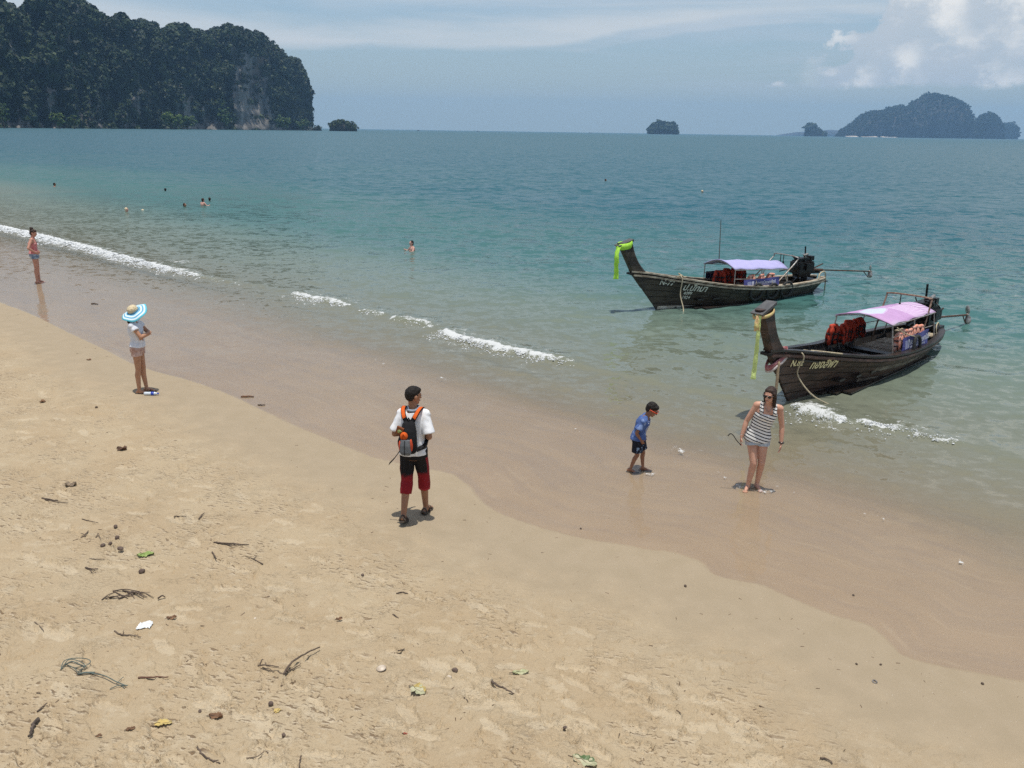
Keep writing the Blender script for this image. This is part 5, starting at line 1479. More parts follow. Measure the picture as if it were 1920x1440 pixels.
# --- the woman in the wide blue and white sun hat, arms crossed, looking to sea
PH = on_ground(268, 736)
J = dict(pel=(.0, 0, .955), waist=(.02, 0, 1.09), chest=(.0, 0, 1.29), neck=(-.01, 0, 1.465), head=(.025, 0, 1.61), hipL=(0, .088, .93), hipR=(0, -.088, .93),
         knL=(.035, .075, .51), anL=(.06, .07, .085), knR=(-.01, -.075, .51), anR=(-.04, -.07, .085), shL=(0, .165, 1.415), shR=(0, -.165, 1.415),
         elR=(.155, -.21, 1.195), wrR=(.235, .00, 1.235), elL=(.20, .17, 1.19), wrL=(.16, -.10, 1.175), hdL=(-.3, -.8, -.1), hdR=(.1, 1, .1))
F = Figure(J, FEMALE, 1.0, 1.0, yaw=.12, pitch=.05)
hw = F.body('person', skin_mat('warm_skin', (.46, .245, .145))); F.face(hw); W = F.W
hb = MB(); hb.ell(W(-.025, 0, .02), np.array([.095, .086, .095]), F.HR); hb.cone(W(-.06, 0, -.03), W(-.085, 0, -.14), .085, .065); hb.cone(W(.0, -.07, -.04), W(-.02, -.085, -.15), .032, .03); hb.cone(W(.0, .07, -.04), W(-.02, .085, -.15), .032, .03)
hb.melt('hair', M_HAIR, hw, .009, 2, .5, folds(.005, 40, 10))
sh = MB(); F.torso(sh, .24, .95, .016, .012)
for s in 'LR': limb_prim(sh, lerp(F.J['sh' + s], F.J['neck'], .15), lerp(F.J['sh' + s], F.J['el' + s], .42), .070, .076); sh.cone(F.J['sh' + s], lerp(F.J['sh' + s], F.J['neck'], .65), .068, .05)
sh.melt('shirt', cloth_mat('white_tee', (.74, .75, .78), (.62, .64, .69)), hw, .0075, 3, .45, folds(.008, 11, 6, 11))
so = MB(); F.torso(so, .0, .33, .016, 0, 8)
for s in 'LR': limb_prim(so, F.J['hip' + s] + (0, 0, .03), lerp(F.J['hip' + s], F.J['kn' + s], .32), .104, .104)
so.melt('shorts', cloth_mat('rosy_tan_satin', (.40, .235, .185), (.55, .40, .35), scale=9, fold=.9, rough=.5), hw, .0075, 3, .45, folds(.007, 7, 12, 12))
for s in 'LR':
    an = F.J['an' + s]; b = MB(); c0 = an - (0, 0, .078)
    b.esec([(c0 + (l_, 0, 0), (0, w_, 0), (0, 0, .012)) for l_, w_ in ((-.085, .022), (-.05, .038), (.03, .036), (.12, .048), (.19, .022))], 12); b.tube([c0 + (.10, -.045, .01), c0 + (.07, 0, .055), c0 + (.10, .045, .01)], .008, 6)
    b.build('sandal', M_SANDAL, hw)
# hat: woven crown, striped floppy brim
m, nt, out = new_mat('blue_white_brim'); v = texco(nt, 'Object'); x, y, z = sepxyz(nt, v)
r_ = (x * x + y * y).pow(.5); n = noise(nt, v, 40, 3); st = ((r_ + (n - .5) * .006) * 17.0).fract()
col = mixc(nt, st.ss(.38, .48), (.12, .38, .56), (.66, .76, .80)); col = mixc(nt, r_.gt(.232), col, (.12, .52, .64)); principled(nt, out, col, .8, .2, noise(nt, v, 70, 3), .4, .006); M_BRIM = m
m, nt, out = new_mat('woven_straw'); v = texco(nt, 'Object'); w_ = voronoi(nt, v, 42.0); col = mixc(nt, w_.ss(.10, .45), (.20, .15, .085), (.62, .52, .34)); principled(nt, out, col, .85, .2, w_, .6, .01); M_STRAW = m
hat = MB(); rg_ = []
for rr_, zz in ((.080, .012), (.12, .010), (.17, -.002), (.22, -.022), (.258, -.042)):
    rg_.append([(rr_ * math.cos(a), rr_ * math.sin(a), zz + .030 * (rr_ / .258) ** 2 * math.sin(2 * a + .6) + .012 * (rr_ / .258) * math.sin(5 * a)) for a in np.linspace(0, 2 * math.pi, 41)[:-1]])
rg2 = [[(p[0], p[1], p[2] - .006) for p in r] for r in rg_[::-1]]
hat.loft(rg_ + rg2, closed=True); ho = hat.build('hat_brim', M_BRIM, hw, True)
cr = MB(); cr.loft([[(r0 * math.cos(a), r0 * math.sin(a), z0) for a in np.linspace(0, 2 * math.pi, 29)[:-1]] for r0, z0 in ((.102, .0), (.104, .04), (.097, .08), (.075, .108), (.04, .122), (.008, .125))])
cr.build('hat_crown', M_STRAW, ho, True)
MB().tube(torus_pts((0, 0, .018), .106, (1, 0, 0), (0, 1, 0), 28), .011, 6, closed=True).build('hat_band', cloth_mat('blue_band', (.06, .25, .42)), ho, True)
ho.location = W(-.018, 0, .058); ho.rotation_euler = Euler((.42, -.34, 0))
place_person(hw, (PH[0], PH[1], PH[2] - .004), (.98, .12), .945, 'woman in a wide blue and white sun hat standing with folded arms')

# --- the woman in the striped top at the water's edge
PS = on_ground(1413, 917)
J = dict(pel=(-.02, .085, .845), waist=(.0, .125, .97), chest=(.03, .20, 1.17), neck=(.06, .255, 1.345), head=(.10, .275, 1.485), hipL=(-.01, .165, .81), hipR=(-.01, .005, .815),
         knL=(.05, .125, .445), anL=(-.05, .055, .085), toeL=(1, .35, 0), knR=(.09, .015, .445), anR=(.03, -.075, .085), toeR=(1, -.35, 0), shL=(.05, .405, 1.285), shR=(.05, .095, 1.31),
         elL=(.02, .425, 1.005), wrL=(.06, .405, .775), elR=(.03, -.055, 1.055), wrR=(.08, -.135, .83), curlR=.9, hdR=(.15, -.1, -1), hdL=(.1, -.05, -1))
J = {n: ((p[0], p[1] - .135 * p[2], p[2]) if len(np.shape(p)) and n[:3] not in ('toe',) and n[:2] != 'hd' else p) for n, p in J.items()}
F = Figure(J, FEMALE, .94, .95, yaw=-.45, pitch=.15, roll=-.02)
sw = F.body('person', skin_mat('pale_skin', (.58, .325, .225))); F.face(sw, True); W = F.W
F.sunglasses(sw, M_BLACKP, M_BLACKP)
hb = MB(); h = .95
hb.ell(W(-.028, 0, .036), np.array([.096, .086, .092]) * h, F.HR); hb.ell(W(.02, 0, .075), np.array([.055, .072, .042]) * h, F.HR)
hb.cone(W(-.05, 0, -.02), W(-.07, .0, -.16), .082 * h, .06 * h); hb.cone(W(.01, .078, .0), W(.015, .085, -.16), .030 * h, .022 * h); hb.cone(W(-.02, -.078, -.0), W(-.03, -.08, -.13), .028 * h, .022 * h); hb.cone(W(.035, .07, .045), W(.01, .084, -.03), .026 * h, .028 * h)
hb.melt('hair', M_HAIRB, sw, .008, 2, .5, folds(.005, 50, 8))
m, nt, out = new_mat('black_white_stripes'); v = texco(nt, 'Object'); x, y, z = sepxyz(nt, v); n = noise(nt, v, 12, 3)
st = ((z * .90 + y * .30 + (n - .5) * .010) * 24.0).fract(); col = mixc(nt, st.gt(.66), (.76, .75, .71), (.022, .022, .03)); principled(nt, out, col, .85, .15, noise(nt, comb(nt, x * 14, y * 14, z * 6), 1.0, 3), .35, .018); M_STRIPE = m
sh = MB(); F.torso(sh, .06, .80, .014, .030)
for s in 'LR':
    a = lerp(F.J['sh' + s], F.J['neck'], .42)
    sh.cone(a + (.07, 0, -.085), a + (.03, 0, .045), .028, .022); sh.cone(a + (.03, 0, .045), a + (-.06, 0, -.06), .022, .03)
top = sh.melt('striped_top', M_STRIPE, sw, .0075, 2, .45, folds(.009, 9, 5, 21))
so = MB(); F.torso(so, .0, .22, .012, 0, 8)
for s in 'LR': limb_prim(so, F.J['hip' + s] + (0, 0, .03), lerp(F.J['hip' + s], F.J['kn' + s], .30), .098, .100)
so.melt('shorts', cloth_mat('light_denim', (.36, .41, .46), (.48, .52, .55), scale=24), sw, .0075, 3, .45, folds(.004, 12, 9, 22))
w_ = F.J['wrL']; MB().tube(torus_pts(w_ + (0, 0, .012), .032, (1, 0, .05), (0, 1, 0), 16), .010, 6, closed=True).build('wristwatch', M_BLACKP, sw, True)
w_ = F.J['wrR']; MB().tube(torus_pts(w_ + (0, 0, .04), .033, (1, 0, .05), (0, 1, 0), 16), .003, 5, closed=True).build('bracelet', M_STEEL, sw, True)
nk = F.J['neck']; MB().tube(catmull([nk + (-.02, -.06, -.0), nk + (.05, -.045, -.04), nk + (.085, .0, -.10), nk + (.05, .045, -.04), nk + (-.02, .06, -.0)], 4), .003, 5).build('necklace', M_STEEL, sw, True)
place_person(sw, (PS[0], PS[1], PS[2] - .012), (-.22, -.98), 1.0, 'woman in a striped top, denim shorts and sunglasses at the water edge')
M_STICK = mat('driftwood_dark', (.045, .030, .022), (.10, .075, .055), scale=30, rough=.85, bstr=.6)
Rs = rotz(math.atan2(-.98, -.22))
hp = F.J['wrR'] + np.array([.03, -.02, -.10])
o = MB().tube(catmull([Rs @ (hp + q) for q in (np.array([.0, .02, -.02]), np.array([.02, -.05, .06]), np.array([.03, -.10, .13]), np.array([.04, -.14, .155]), np.array([.05, -.175, .12]))], 5), .007, 6).build('strap', M_STRAP, None, True)
o.location = sw.location; tag(o, 'thin dark curved strap held in the hand of the woman in stripes', 'strap')

# --- the boy looking down at the wet sand
PB = on_ground(1193, 884)
J = dict(pel=(.0, 0, .54), waist=(.015, 0, .62), chest=(.045, 0, .745), neck=(.10, 0, .865), head=(.165, 0, .975), hipL=(0, .062, .515), hipR=(0, -.062, .515),
         knL=(.075, .06, .285), anL=(.085, .06, .06), toeL=(1, .05, 0), knR=(.005, -.06, .285), anR=(-.08, -.06, .065), toeR=(1, -.1, -.15), shL=(.07, .125, .825), shR=(.07, -.125, .825),
         elL=(.0, .165, .66), wrL=(.06, .12, .54), elR=(-.015, -.16, .655), wrR=(.05, -.125, .545), curlL=.9, curlR=.9)
F = Figure(J, [(t, a * .98, b * 1.02) for t, a, b in MALE], .66, .86, yaw=-.10, pitch=.55, limb=.92)
boy = F.body('person', skin_mat('brown_skin', (.27, .125, .070)), voxel=.005); F.face(boy, True); W = F.W
F.sunglasses(boy, mat('red_orange_plastic', (.80, .085, .03), scale=20, rough=.3), M_BLACKP, .006)
hb = MB(); h = .86; hb.ell(W(-.022, 0, .034), np.array([.098, .085, .096]) * h, F.HR); hb.ell(W(-.045, 0, -.01), np.array([.064, .074, .07]) * h, F.HR); hb.ell(W(.035, 0, .072), np.array([.055, .070, .042]) * h, F.HR)
hb.melt('hair', M_HAIR, boy, .007, 2, .5, folds(.006, 55, 40))
sh = MB(); F.torso(sh, .16, .95, .018, .022)
for s in 'LR': limb_prim(sh, lerp(F.J['sh' + s], F.J['neck'], .15), lerp(F.J['sh' + s], F.J['el' + s], .72), .052, .062); sh.cone(F.J['sh' + s], lerp(F.J['sh' + s], F.J['neck'], .72), .053, .038)
m, nt, out = new_mat('blue_printed_tee'); v = texco(nt, 'Object'); x, y, z = sepxyz(nt, v); n = noise(nt, v, 18, 3)
col = mixc(nt, n.ss(.35, .65), (.085, .145, .33), (.06, .10, .26)); fl = noise(nt, comb(nt, x * 9, y * 9, z * 9), 1.0, 2); col = mixc(nt, fl.ss(.60, .66) * .6, col, (.28, .38, .60))
principled(nt, out, col, .85, .15, noise(nt, comb(nt, x * 18, y * 18, z * 7), 1.0, 3), .35, .015)
tee = sh.melt('shirt', m, boy, .006, 3, .5, folds(.008, 13, 6, 31))
so = MB(); F.torso(so, .0, .28, .014, 0, 8)
for s in 'LR': limb_prim(so, F.J['hip' + s] + (0, 0, .03), lerp(F.J['hip' + s], F.J['kn' + s], .78), .078, .080)
m, nt, out = new_mat('dark_printed_shorts'); v = texco(nt, 'Object'); x, y, z = sepxyz(nt, v); n = noise(nt, comb(nt, x * 26, y * 26, z * 34), 1.0, 3)
col = mixc(nt, n.ss(.56, .62) * z.lt(.43) * x.gt(.0), (.014, .016, .026), (.22, .30, .42)); principled(nt, out, col, .8, .15, n, .3, .01)
so.melt('shorts', m, boy, .006, 3, .5, folds(.004, 14, 6, 32))
for s in 'LR':
    an = F.J['an' + s]; b = MB(); c0 = an - (0, 0, .052)
    b.esec([(c0 + (l_, 0, 0), (0, w_, 0), (0, 0, .009)) for l_, w_ in ((-.06, .016), (-.03, .027), (.03, .027), (.085, .034), (.13, .015))], 12); b.build('sandal', M_SANDAL, boy)
def decal(name, garment, mat_, origin, right, up, polys, out_=.004):
    """flat print laid on a garment by dropping its outline onto the cloth"""
    me = garment.data; bvh = BVHTree.FromPolygons([v.co[:] for v in me.vertices], [p.vertices[:] for p in me.polygons]); nn = np.cross(right, up)
    mb = MB(); 
    for P in polys:
        vs = []
        for a, c in P:
            q = np.array(origin) + np.array(right) * a + np.array(up) * c
            hit = bvh.ray_cast(Vector(q + nn * .4), Vector(-nn), 1.0); vs.append((np.array(hit[0]) if hit[0] is not None else q) + nn * out_)
        mb.add(vs, [tuple(range(len(vs)))])
    o = mb.build(name, mat_, garment, False); return o
M_PRINT = mat('white_print', (.70, .72, .76), (.58, .60, .66), scale=30, rough=.8)
ring = []
for a0 in np.linspace(0, 2 * math.pi, 13)[:-1]:
    a1 = a0 + .42; ring.append([(.045 * math.cos(a0), .048 * math.sin(a0)), (.045 * math.cos(a1), .048 * math.sin(a1)), (.035 * math.cos(a1), .037 * math.sin(a1)), (.035 * math.cos(a0), .037 * math.sin(a0))])
for (a, c, w_, h_) in ((-.018, .095, .022, .012), (.012, .115, .026, .010), (.022, .088, .014, .020), (-.030, .122, .014, .010), (0, -.066, .070, .006), (-.012, .008, .012, .026), (.010, -.006, .020, .010), (.004, .060, .018, .008), (-.004, .14, .020, .008)):
    ring.append([(a - w_ / 2, c - h_ / 2), (a + w_ / 2, c - h_ * .4), (a + w_ / 2 - .003, c + h_ / 2), (a - w_ / 2 + .002, c + h_ * .45)])
dr_ = np.array([.78, -.0, 0]); rt = np.array([.60, .80, .0]); rt /= np.linalg.norm(rt)
decal('shirt_print', tee, M_PRINT, (.11, -.05, .70), rt, (0, 0, 1), ring)
place_person(boy, (PB[0], PB[1], PB[2] - .006), (.96, -.26), 1.045, 'small boy in a blue T-shirt and red sunglasses looking down at the wet sand')

# --- the woman with a hair bun at the far left, hands on hips
PL = on_ground(73, 531)
J = dict(pel=(-.02, 0, .955), waist=(-.01, 0, 1.09), chest=(-.01, 0, 1.29), neck=(.02, 0, 1.465), head=(.055, 0, 1.61), hipL=(0, .088, .93), hipR=(0, -.088, .93),
         knL=(.02, .075, .51), anL=(.02, .07, .085), knR=(.0, -.075, .51), anR=(-.03, -.07, .085), shL=(0, .17, 1.415), shR=(0, -.17, 1.415),
         elR=(-.10, -.33, 1.17), wrR=(.06, -.19, 1.02), elL=(-.12, .33, 1.17), wrL=(.06, .19, 1.02), hdR=(.5, .5, -.4), hdL=(.5, -.5, -.4))
F = Figure(J, FEMALE, 1.0, 1.0, yaw=-.15, pitch=.30)
lw = F.body('person', skin_mat('pink_skin', (.52, .27, .19)), voxel=.008, keep=.3); F.face(lw); W = F.W
hb = MB(); hb.ell(W(-.022, 0, .032), np.array([.097, .083, .094]), F.HR); hb.ell(W(-.045, 0, -.02), np.array([.065, .072, .07]), F.HR); hb.ell(W(-.075, 0, .125), (.055, .055, .05)); hb.ell(W(.03, 0, .075), np.array([.055, .066, .04]), F.HR)
hb.melt('hair', M_HAIRB, lw, .009, 2, .5, folds(.008, 40, 30))
sh = MB(); F.torso(sh, .22, .74, .012, .012)
for s in 'LR':
    a = lerp(F.J['sh' + s], F.J['neck'], .45); sh.cone(a + (.075, 0, -.13), a + (.01, 0, .045), .022, .014)
sh.melt('vest_top', cloth_mat('coral_pink', (.56, .16, .17), (.62, .30, .28), scale=16), lw, .008, 2, .45, folds(.004, 12, 6, 41))
so = MB(); F.torso(so, .0, .30, .014, 0, 8)
for s in 'LR': limb_prim(so, F.J['hip' + s] + (0, 0, .03), lerp(F.J['hip' + s], F.J['kn' + s], .30), .104, .106)
so.melt('shorts', cloth_mat('blue_denim', (.13, .18, .26), (.34, .40, .46), scale=12), lw, .008, 3, .45, folds(.004, 12, 9, 42))
place_person(lw, (PL[0], PL[1], PL[2] - .004), (.93, .36), 1.0, 'woman with a hair bun, pink top and denim shorts, hands on hips')

# --- people bathing
def swimmer(px, py, label, hair, skin, rise=.0, heading=(0, 1), shoulders=True, capm=None, k=1.0):
    """py: where the water cuts the figure; rise: how far the shoulders stand out of the water"""
    P = plane_pt(px, py, .03)
    J = dict(pel=(0, 0, -.45), waist=(0, 0, -.32), chest=(0, 0, -.14), neck=(.01, 0, .045), head=(.035, 0, .18), hipL=(0, .09, -.47), hipR=(0, -.09, -.47), shL=(0, .18, -.02), shR=(0, -.18, -.02),
             elL=(.10, .30, -.20), elR=(.10, -.30, -.20), wrL=(.26, .34, -.12), wrR=(.26, -.34, -.12))
    F = Figure(J, MALE, 1.0, 1.0, yaw=.2, pitch=.05); o = F.body('person', skin, voxel=.014, hands=False, legs=False, keep=.5); F.face(o)
    hb = MB(); hb.ell(F.W(-.024, 0, .034), np.array([.098, .084, .095]), F.HR); hb.ell(F.W(-.045, 0, -.03), np.array([.066, .074, .08]), F.HR)
    hb.melt('cap' if capm else 'hair', capm or hair, o, .014, 2, .6)
    o.location = (P[0], P[1], -.02 + rise); o.rotation_euler = (0, 0, math.atan2(heading[1], heading[0])); o.scale = (k,) * 3
    tag(o, label, 'person', 'bathers in the sea'); return o
SK1 = skin_mat('bather_tan', (.36, .18, .11)); SK2 = skin_mat('bather_pink', (.58, .33, .26)); SK3 = skin_mat('bather_brown', (.22, .11, .065))
M_CAPW = mat('straw_cap', (.70, .58, .38), (.55, .42, .25), scale=30); M_BLOND = mat('blond_hair', (.48, .33, .17), (.36, .23, .11), scale=50)
swimmer(102, 349, 'dark-haired bather farthest to the left in the sea', M_HAIR, SK1, .02, (1, .5))
swimmer(310, 359, 'bather seen as a lone dark head between the two left groups', M_HAIR, SK3, .0, (0, 1))
swimmer(237, 398, 'bather with a straw-coloured cap nearest the shore on the left', M_HAIRB, SK2, .02, (1, -.3), capm=M_CAPW)
swimmer(268, 395, 'bather lying low with a pale cap right of the straw-capped bather', M_BLOND, SK2, -.17, (-1, 0), capm=M_CAPW)
swimmer(346, 389, 'brown-haired bather left of the one with bare pink shoulders', M_HAIRB, SK1, .02, (1, -.4))
swimmer(381, 388, 'bather standing chest-deep with bare pink shoulders and dark hair', M_HAIRB, SK2, .30, (.6, .8))
swimmer(393, 377, 'bather behind the one with bare pink shoulders', M_HAIRB, SK1, .0, (0, 1))
swimmer(773, 472, 'black-haired bather with one bare shoulder alone in the middle of the sea', M_HAIR, SK2, .24, (-.75, -.4), k=.92)
swimmer(1135, 340, 'dark head of a bather left of the farther boat, far out', M_HAIR, SK1, .0, (.6, -.4))
swimmer(1316, 362, 'bather with pale cap above the lavender awning, far out', M_BLOND, SK2, .0, (1, 0), capm=M_CAPW)

# ------------------------------------------------------------------ flotsam on the sand
M_TWIG = mat('dry_twig', (.115, .080, .055), (.15, .115, .085), scale=26, rough=.9, bstr=.6)
M_TWIGD = mat('dark_twig', (.070, .050, .038), (.13, .095, .070), scale=26, rough=.9, bstr=.6)
M_NUT = mat('brown_seed_pod', (.085, .055, .042), (.15, .11, .085), scale=22, rough=.8, bstr=.6)
M_LEAFB = mat('brown_leaf', (.12, .060, .030), (.22, .12, .06), scale=16, rough=.75)
M_LEAFG = mat('green_leaf', (.17, .26, .055), (.26, .32, .10), scale=14, rough=.55)
M_LEAFY = mat('yellow_leaf', (.52, .38, .12), (.42, .33, .13), scale=14, rough=.6)
M_LEAFP = mat('pale_sea_almond_leaf', (.45, .42, .28), (.36, .36, .22), scale=14, rough=.7)
M_GREENEDGE = mat('dark_green_leaf', (.07, .12, .045), (.12, .17, .07), scale=14, rough=.55)
M_SHELL = mat('pale_shell', (.58, .50, .40), (.46, .37, .28), scale=18, rough=.5)
M_PLAS = mat('white_plastic', (.58, .58, .57), (.64, .66, .65), scale=14, rough=.4)
M_LINE = mat('green_grey_line', (.12, .15, .13), (.08, .10, .09), scale=30, rough=.8)
M_WRAP = mat('clear_wrapper', (.66, .70, .74), (.50, .56, .62), scale=12, rough=.25)
M_WBLUE = mat('wrapper_blue', (.03, .06, .42), (.05, .10, .5), scale=12, rough=.3)


def px_len(P): return math.hypot(math.hypot(P[0], P[1]), CAM_H - P[2]) / FPX    # metres across one pixel of the photograph


def gpts(pix, lift=0.0): return np.array([on_ground(*q) + (0, 0, lift) for q in pix])


def stick(pix, w, label, m=M_TWIGD, branches=(), lift=.008, name='stick', group='sticks and twigs on the sand'):
    P = gpts(pix); o0 = P.mean(0); r = w * .68 * px_len(o0) / 2; P = P - o0 + (0, 0, r * .7)
    P[:, 2] += np.abs(np.sin(np.linspace(0, 2.6, len(P)))) * lift
    C = catmull(P, 5); n = len(C); C[1:-1] += RNG.normal(0, r * .35, (n - 2, 3)) * (1, 1, .4)
    mb = MB().tube(C, r * np.linspace(1.0, .55, n), 7)
    for b in branches:
        B = gpts(b) - o0 + (0, 0, r * .7); B[-1, 2] += r * 1.5; CB = catmull(B, 4) if len(B) > 2 else np.linspace(B[0], B[-1], 5)
        CB[1:] += RNG.normal(0, r * .3, (len(CB) - 1, 3)) * (1, 1, .5); mb.tube(CB, r * np.linspace(.6, .3, len(CB)), 6)
    o = mb.build(name, m, None, True); o.location = o0; tag(o, label, 'stick', group); return o


def pod(px, py, w, label, m=M_NUT, asp=(1, .8, .75), name='seed_pod', cat='seed pod', group='seed pods on the sand'):
    P = on_ground(px, py); r = w * .85 * px_len(P) / 2; rz = RNG.uniform(0, 3)
    mb = MB().ell((0, 0, r * asp[2] * .75), (r * asp[0], r * asp[1], r * asp[2]), rotz(rz), 12, 8); mb.cone((r * .9 * math.cos(rz), r * .9 * math.sin(rz), r * .6), (r * 1.15 * math.cos(rz), r * 1.15 * math.sin(rz), r * .65), r * .16, r * .08, 6)
    V = mb.V[0]; V *= 1 + .10 * perlin(V[:, 0] / r * 1.4, V[:, 1] / r * 1.4 + V[:, 2] / r, 400 + int(px))[:, None]
    o = mb.build(name, m, None, True); o.location = P; tag(o, label, cat, group); return o


def leaf(px, py, w, h, rz, label, m, curl=.5, veins=True, edge=None, group='leaves on the sand'):
    P = on_ground(px, py); u = px_len(P); L = w * u / 2; D = math.hypot(P[0], P[1]); Wd = h * u / 2 * min(2.2, math.hypot(D, CAM_H) / CAM_H * .62)
    n, k = 15, 9; top = []
    for i in range(n):
        t = i / (n - 1) * 2 - 1; wd = Wd * (max(0, 1 - abs(t) ** 2.4)) ** .7 * (1 + .22 * math.sin(i * 2.3 + px) + .12 * math.sin(i * 5.1 + py)) + .001; row = []
        for j in range(k):
            q = j / (k - 1) * 2 - 1
            z = .006 + curl * (Wd * .55 * q * q + L * .22 * t * t * math.copysign(1, math.sin(px))) * .6 + .22 * Wd * math.sin(4 * t + 4 * q + px) + .10 * Wd * math.sin(9 * t - 6 * q + py) + (.05 * Wd * abs(math.sin(i * 1.3)) * abs(q))
            row.append((t * L, q * wd, max(z, .002) + .004))
        top.append(row)
    th = .0018; rg_ = [row + [(p[0], p[1], p[2] - th) for p in row[::-1]] for row in top]
    o = MB().loft(rg_).build('leaf', m, None, True); o.location = P; o.rotation_euler = (0, 0, rz); tag(o, label, 'leaf', group)
    mid = [(r[k // 2][0], r[k // 2][1], r[k // 2][2] + .001) for r in top]; mid = [(mid[0][0] - L * .35, 0, .008)] + mid
    MB().tube(mid, np.linspace(.0035, .001, len(mid)), 5).build('midrib', M_TWIG, o)
    if edge is not None:
        MB().loft([[row[-1], row[-3], (row[-3][0], row[-3][1], row[-3][2] + .003), (row[-1][0], row[-1][1] * 1.05, row[-1][2] + .004)] for row in top[1:-1]]).build('leaf_edge', edge, o)
    return o


stick([(401, 1018), (430, 1021), (467, 1023)], 4.5, 'thin dark forked stick lying level above the middle left of the sand', branches=[[(420, 1020), (436, 1024), (452, 1024)]])
stick([(493, 1058), (478, 1051), (462, 1044)], 3, 'short twig sloping just right below the forked level stick', branches=[[(474, 1049), (482, 1044)]])
stick([(259, 1272), (288, 1272), (316, 1271)], 5, 'straight reddish-brown stick lying level near the tangle of line', m=mat('reddish_stick', (.11, .05, .032), (.16, .09, .06), scale=20, rough=.85))
stick([(530, 1267), (548, 1250), (572, 1236), (600, 1219)], 6, 'longest forked branch with its tip raised towards the upper right', branches=[[(534, 1262), (556, 1252), (566, 1247)], [(531, 1266), (520, 1262)]], lift=.05)
stick([(484, 1249), (500, 1253), (523, 1254)], 4, 'curved twig bundle touching the left end of the longest forked branch', branches=[[(487, 1247), (492, 1237), (504, 1250), (528, 1256)], [(492, 1252), (508, 1258), (516, 1260)]], lift=.03)
stick([(71, 1351), (63, 1365), (54, 1384)], 10, 'thick stub of grey bark near the bottom left corner', m=mat('grey_bark', (.13, .10, .08), (.05, .038, .03), scale=22, stretch=(1, 1, 1), rough=.95, bstr=1.0))
stick([(370, 1402), (382, 1418), (398, 1428), (413, 1433)], 5, 'curved brown stick at the bottom edge, left of the middle', branches=[[(396, 1427), (410, 1428)]])
stick([(215, 1184), (228, 1192), (246, 1193), (264, 1196)], 4, 'curved red-brown twig just below the white plastic scrap', branches=[[(230, 1193), (232, 1185)]], m=M_TWIG)
stick([(161, 1065), (172, 1069), (184, 1068)], 4.5, 'small splintered twig above the twig pile on the left', branches=[[(168, 1067), (172, 1074), (180, 1072)]])
stick([(79, 935), (92, 938), (109, 940)], 4, 'dark twig farthest up the beach on the left', branches=[[(85, 938), (100, 941), (128, 946)]])
stick([(326, 969), (350, 969)], 2.6, 'short thin stick lying level beside a slanted twig in the upper left sand')
stick([(373, 974), (378, 968), (383, 963)], 4, 'short slanted twig right of the short level stick')
stick([(398, 1036), (402, 1043), (406, 1049)], 4, 'small bent twig below the forked level stick')
stick([(565, 1418), (562, 1430), (561, 1442)], 4, 'upright twig cut by the bottom edge of the photo')
stick([(462, 1422), (480, 1421), (491, 1415), (495, 1411)], 3, 'hook-shaped twig right of the curved brown stick at the bottom edge', m=M_TWIG)
stick([(922, 1279), (934, 1288), (948, 1295), (964, 1303)], 6.5, 'smooth curved dark stick near the bottom middle', branches=[[(922, 1279), (923, 1275)]])
stick([(743, 1114), (754, 1112), (765, 1115)], 4, 'small arched twig in the middle of the sand')
stick([(737, 1153), (742, 1157), (747, 1161)], 4.5, 'short dark twig sloping below the small arched twig')
stick([(746, 1221), (753, 1221), (759, 1218)], 4, 'short twig with raised end between the arched twig and the yellow leaf')
stick([(870, 1309), (875, 1314), (877, 1317)], 4, 'tiny dark twig left below the smooth curved stick')
stick([(1538, 1422), (1550, 1426), (1561, 1433)], 5, 'dark stick lying near the bottom right')
stick([(452, 745), (464, 745), (476, 745)], 5.5, 'flat brown driftwood piece at the wet line right of the sun-hat woman', m=mat('brown_driftwood', (.20, .10, .05), (.12, .065, .04), scale=20, rough=.8), name='driftwood')
stick([(484, 760), (491, 761), (497, 760)], 4, 'small dark driftwood just below the flat brown piece', name='driftwood')
stick([(172, 571), (178, 571), (184, 572)], 4.5, 'dark driftwood floating in the wash between the two women on the left', name='driftwood')
stick([(180, 1008), (185, 1002), (189, 1013)], 2.5, 'fine bent twig left of the seed pod cluster', m=M_TWIG)
stick([(65, 1167), (75, 1176), (82, 1184)], 2.5, 'faint thin twig on the far left of the sand', m=M_TWIG)
stick([(70, 1335), (80, 1328), (89, 1320)], 4, 'slanted twig above the stub of grey bark')
stick([(168, 1048), (182, 1050), (196, 1050)], 2.6, 'thin level twig below the cluster of seed pods')
stick([(154, 974), (166, 978), (184, 981)], 2.6, 'thin level twig above the cluster of seed pods')
stick([(152, 1010), (160, 1004), (166, 997)], 4, 'crooked twig left of the cluster of seed pods', branches=[[(160, 1004), (152, 1003)]])
# twig pile
P0 = on_ground(236, 1117); pile = empty('twig_pile', P0); tag(pile, 'tangled pile of dark twigs on the left of the sand', 'twig pile')
for (a, b, w) in (((191, 1125), (216, 1111), 3), ((212, 1109), (262, 1110), 4), ((205, 1122), (250, 1118), 4), ((230, 1108), (276, 1120), 4), ((222, 1124), (258, 1113), 5), ((246, 1109), (282, 1111), 2.5), ((252, 1124), (232, 1110), 3), ((198, 1123), (230, 1123), 3), ((262, 1112), (288, 1121), 3), ((296, 1123), (310, 1121), 5), ((214, 1110), (240, 1123), 4), ((240, 1112), (270, 1122), 5)):
    p, q = on_ground(*a) - P0, on_ground(*b) - P0; r = w * .6 * px_len(P0) / 2; zz = RNG.uniform(.4, 4) * r
    C = catmull([p + (0, 0, r * .6), (p + q) / 2 + RNG.normal(0, .02, 3) * (1, 1, 0) + (0, 0, zz + r), q + (0, 0, r * .8)], 5)
    MB().tube(C, r * np.linspace(1, .5, len(C)), 6).build('twig', M_TWIGD, pile, True)
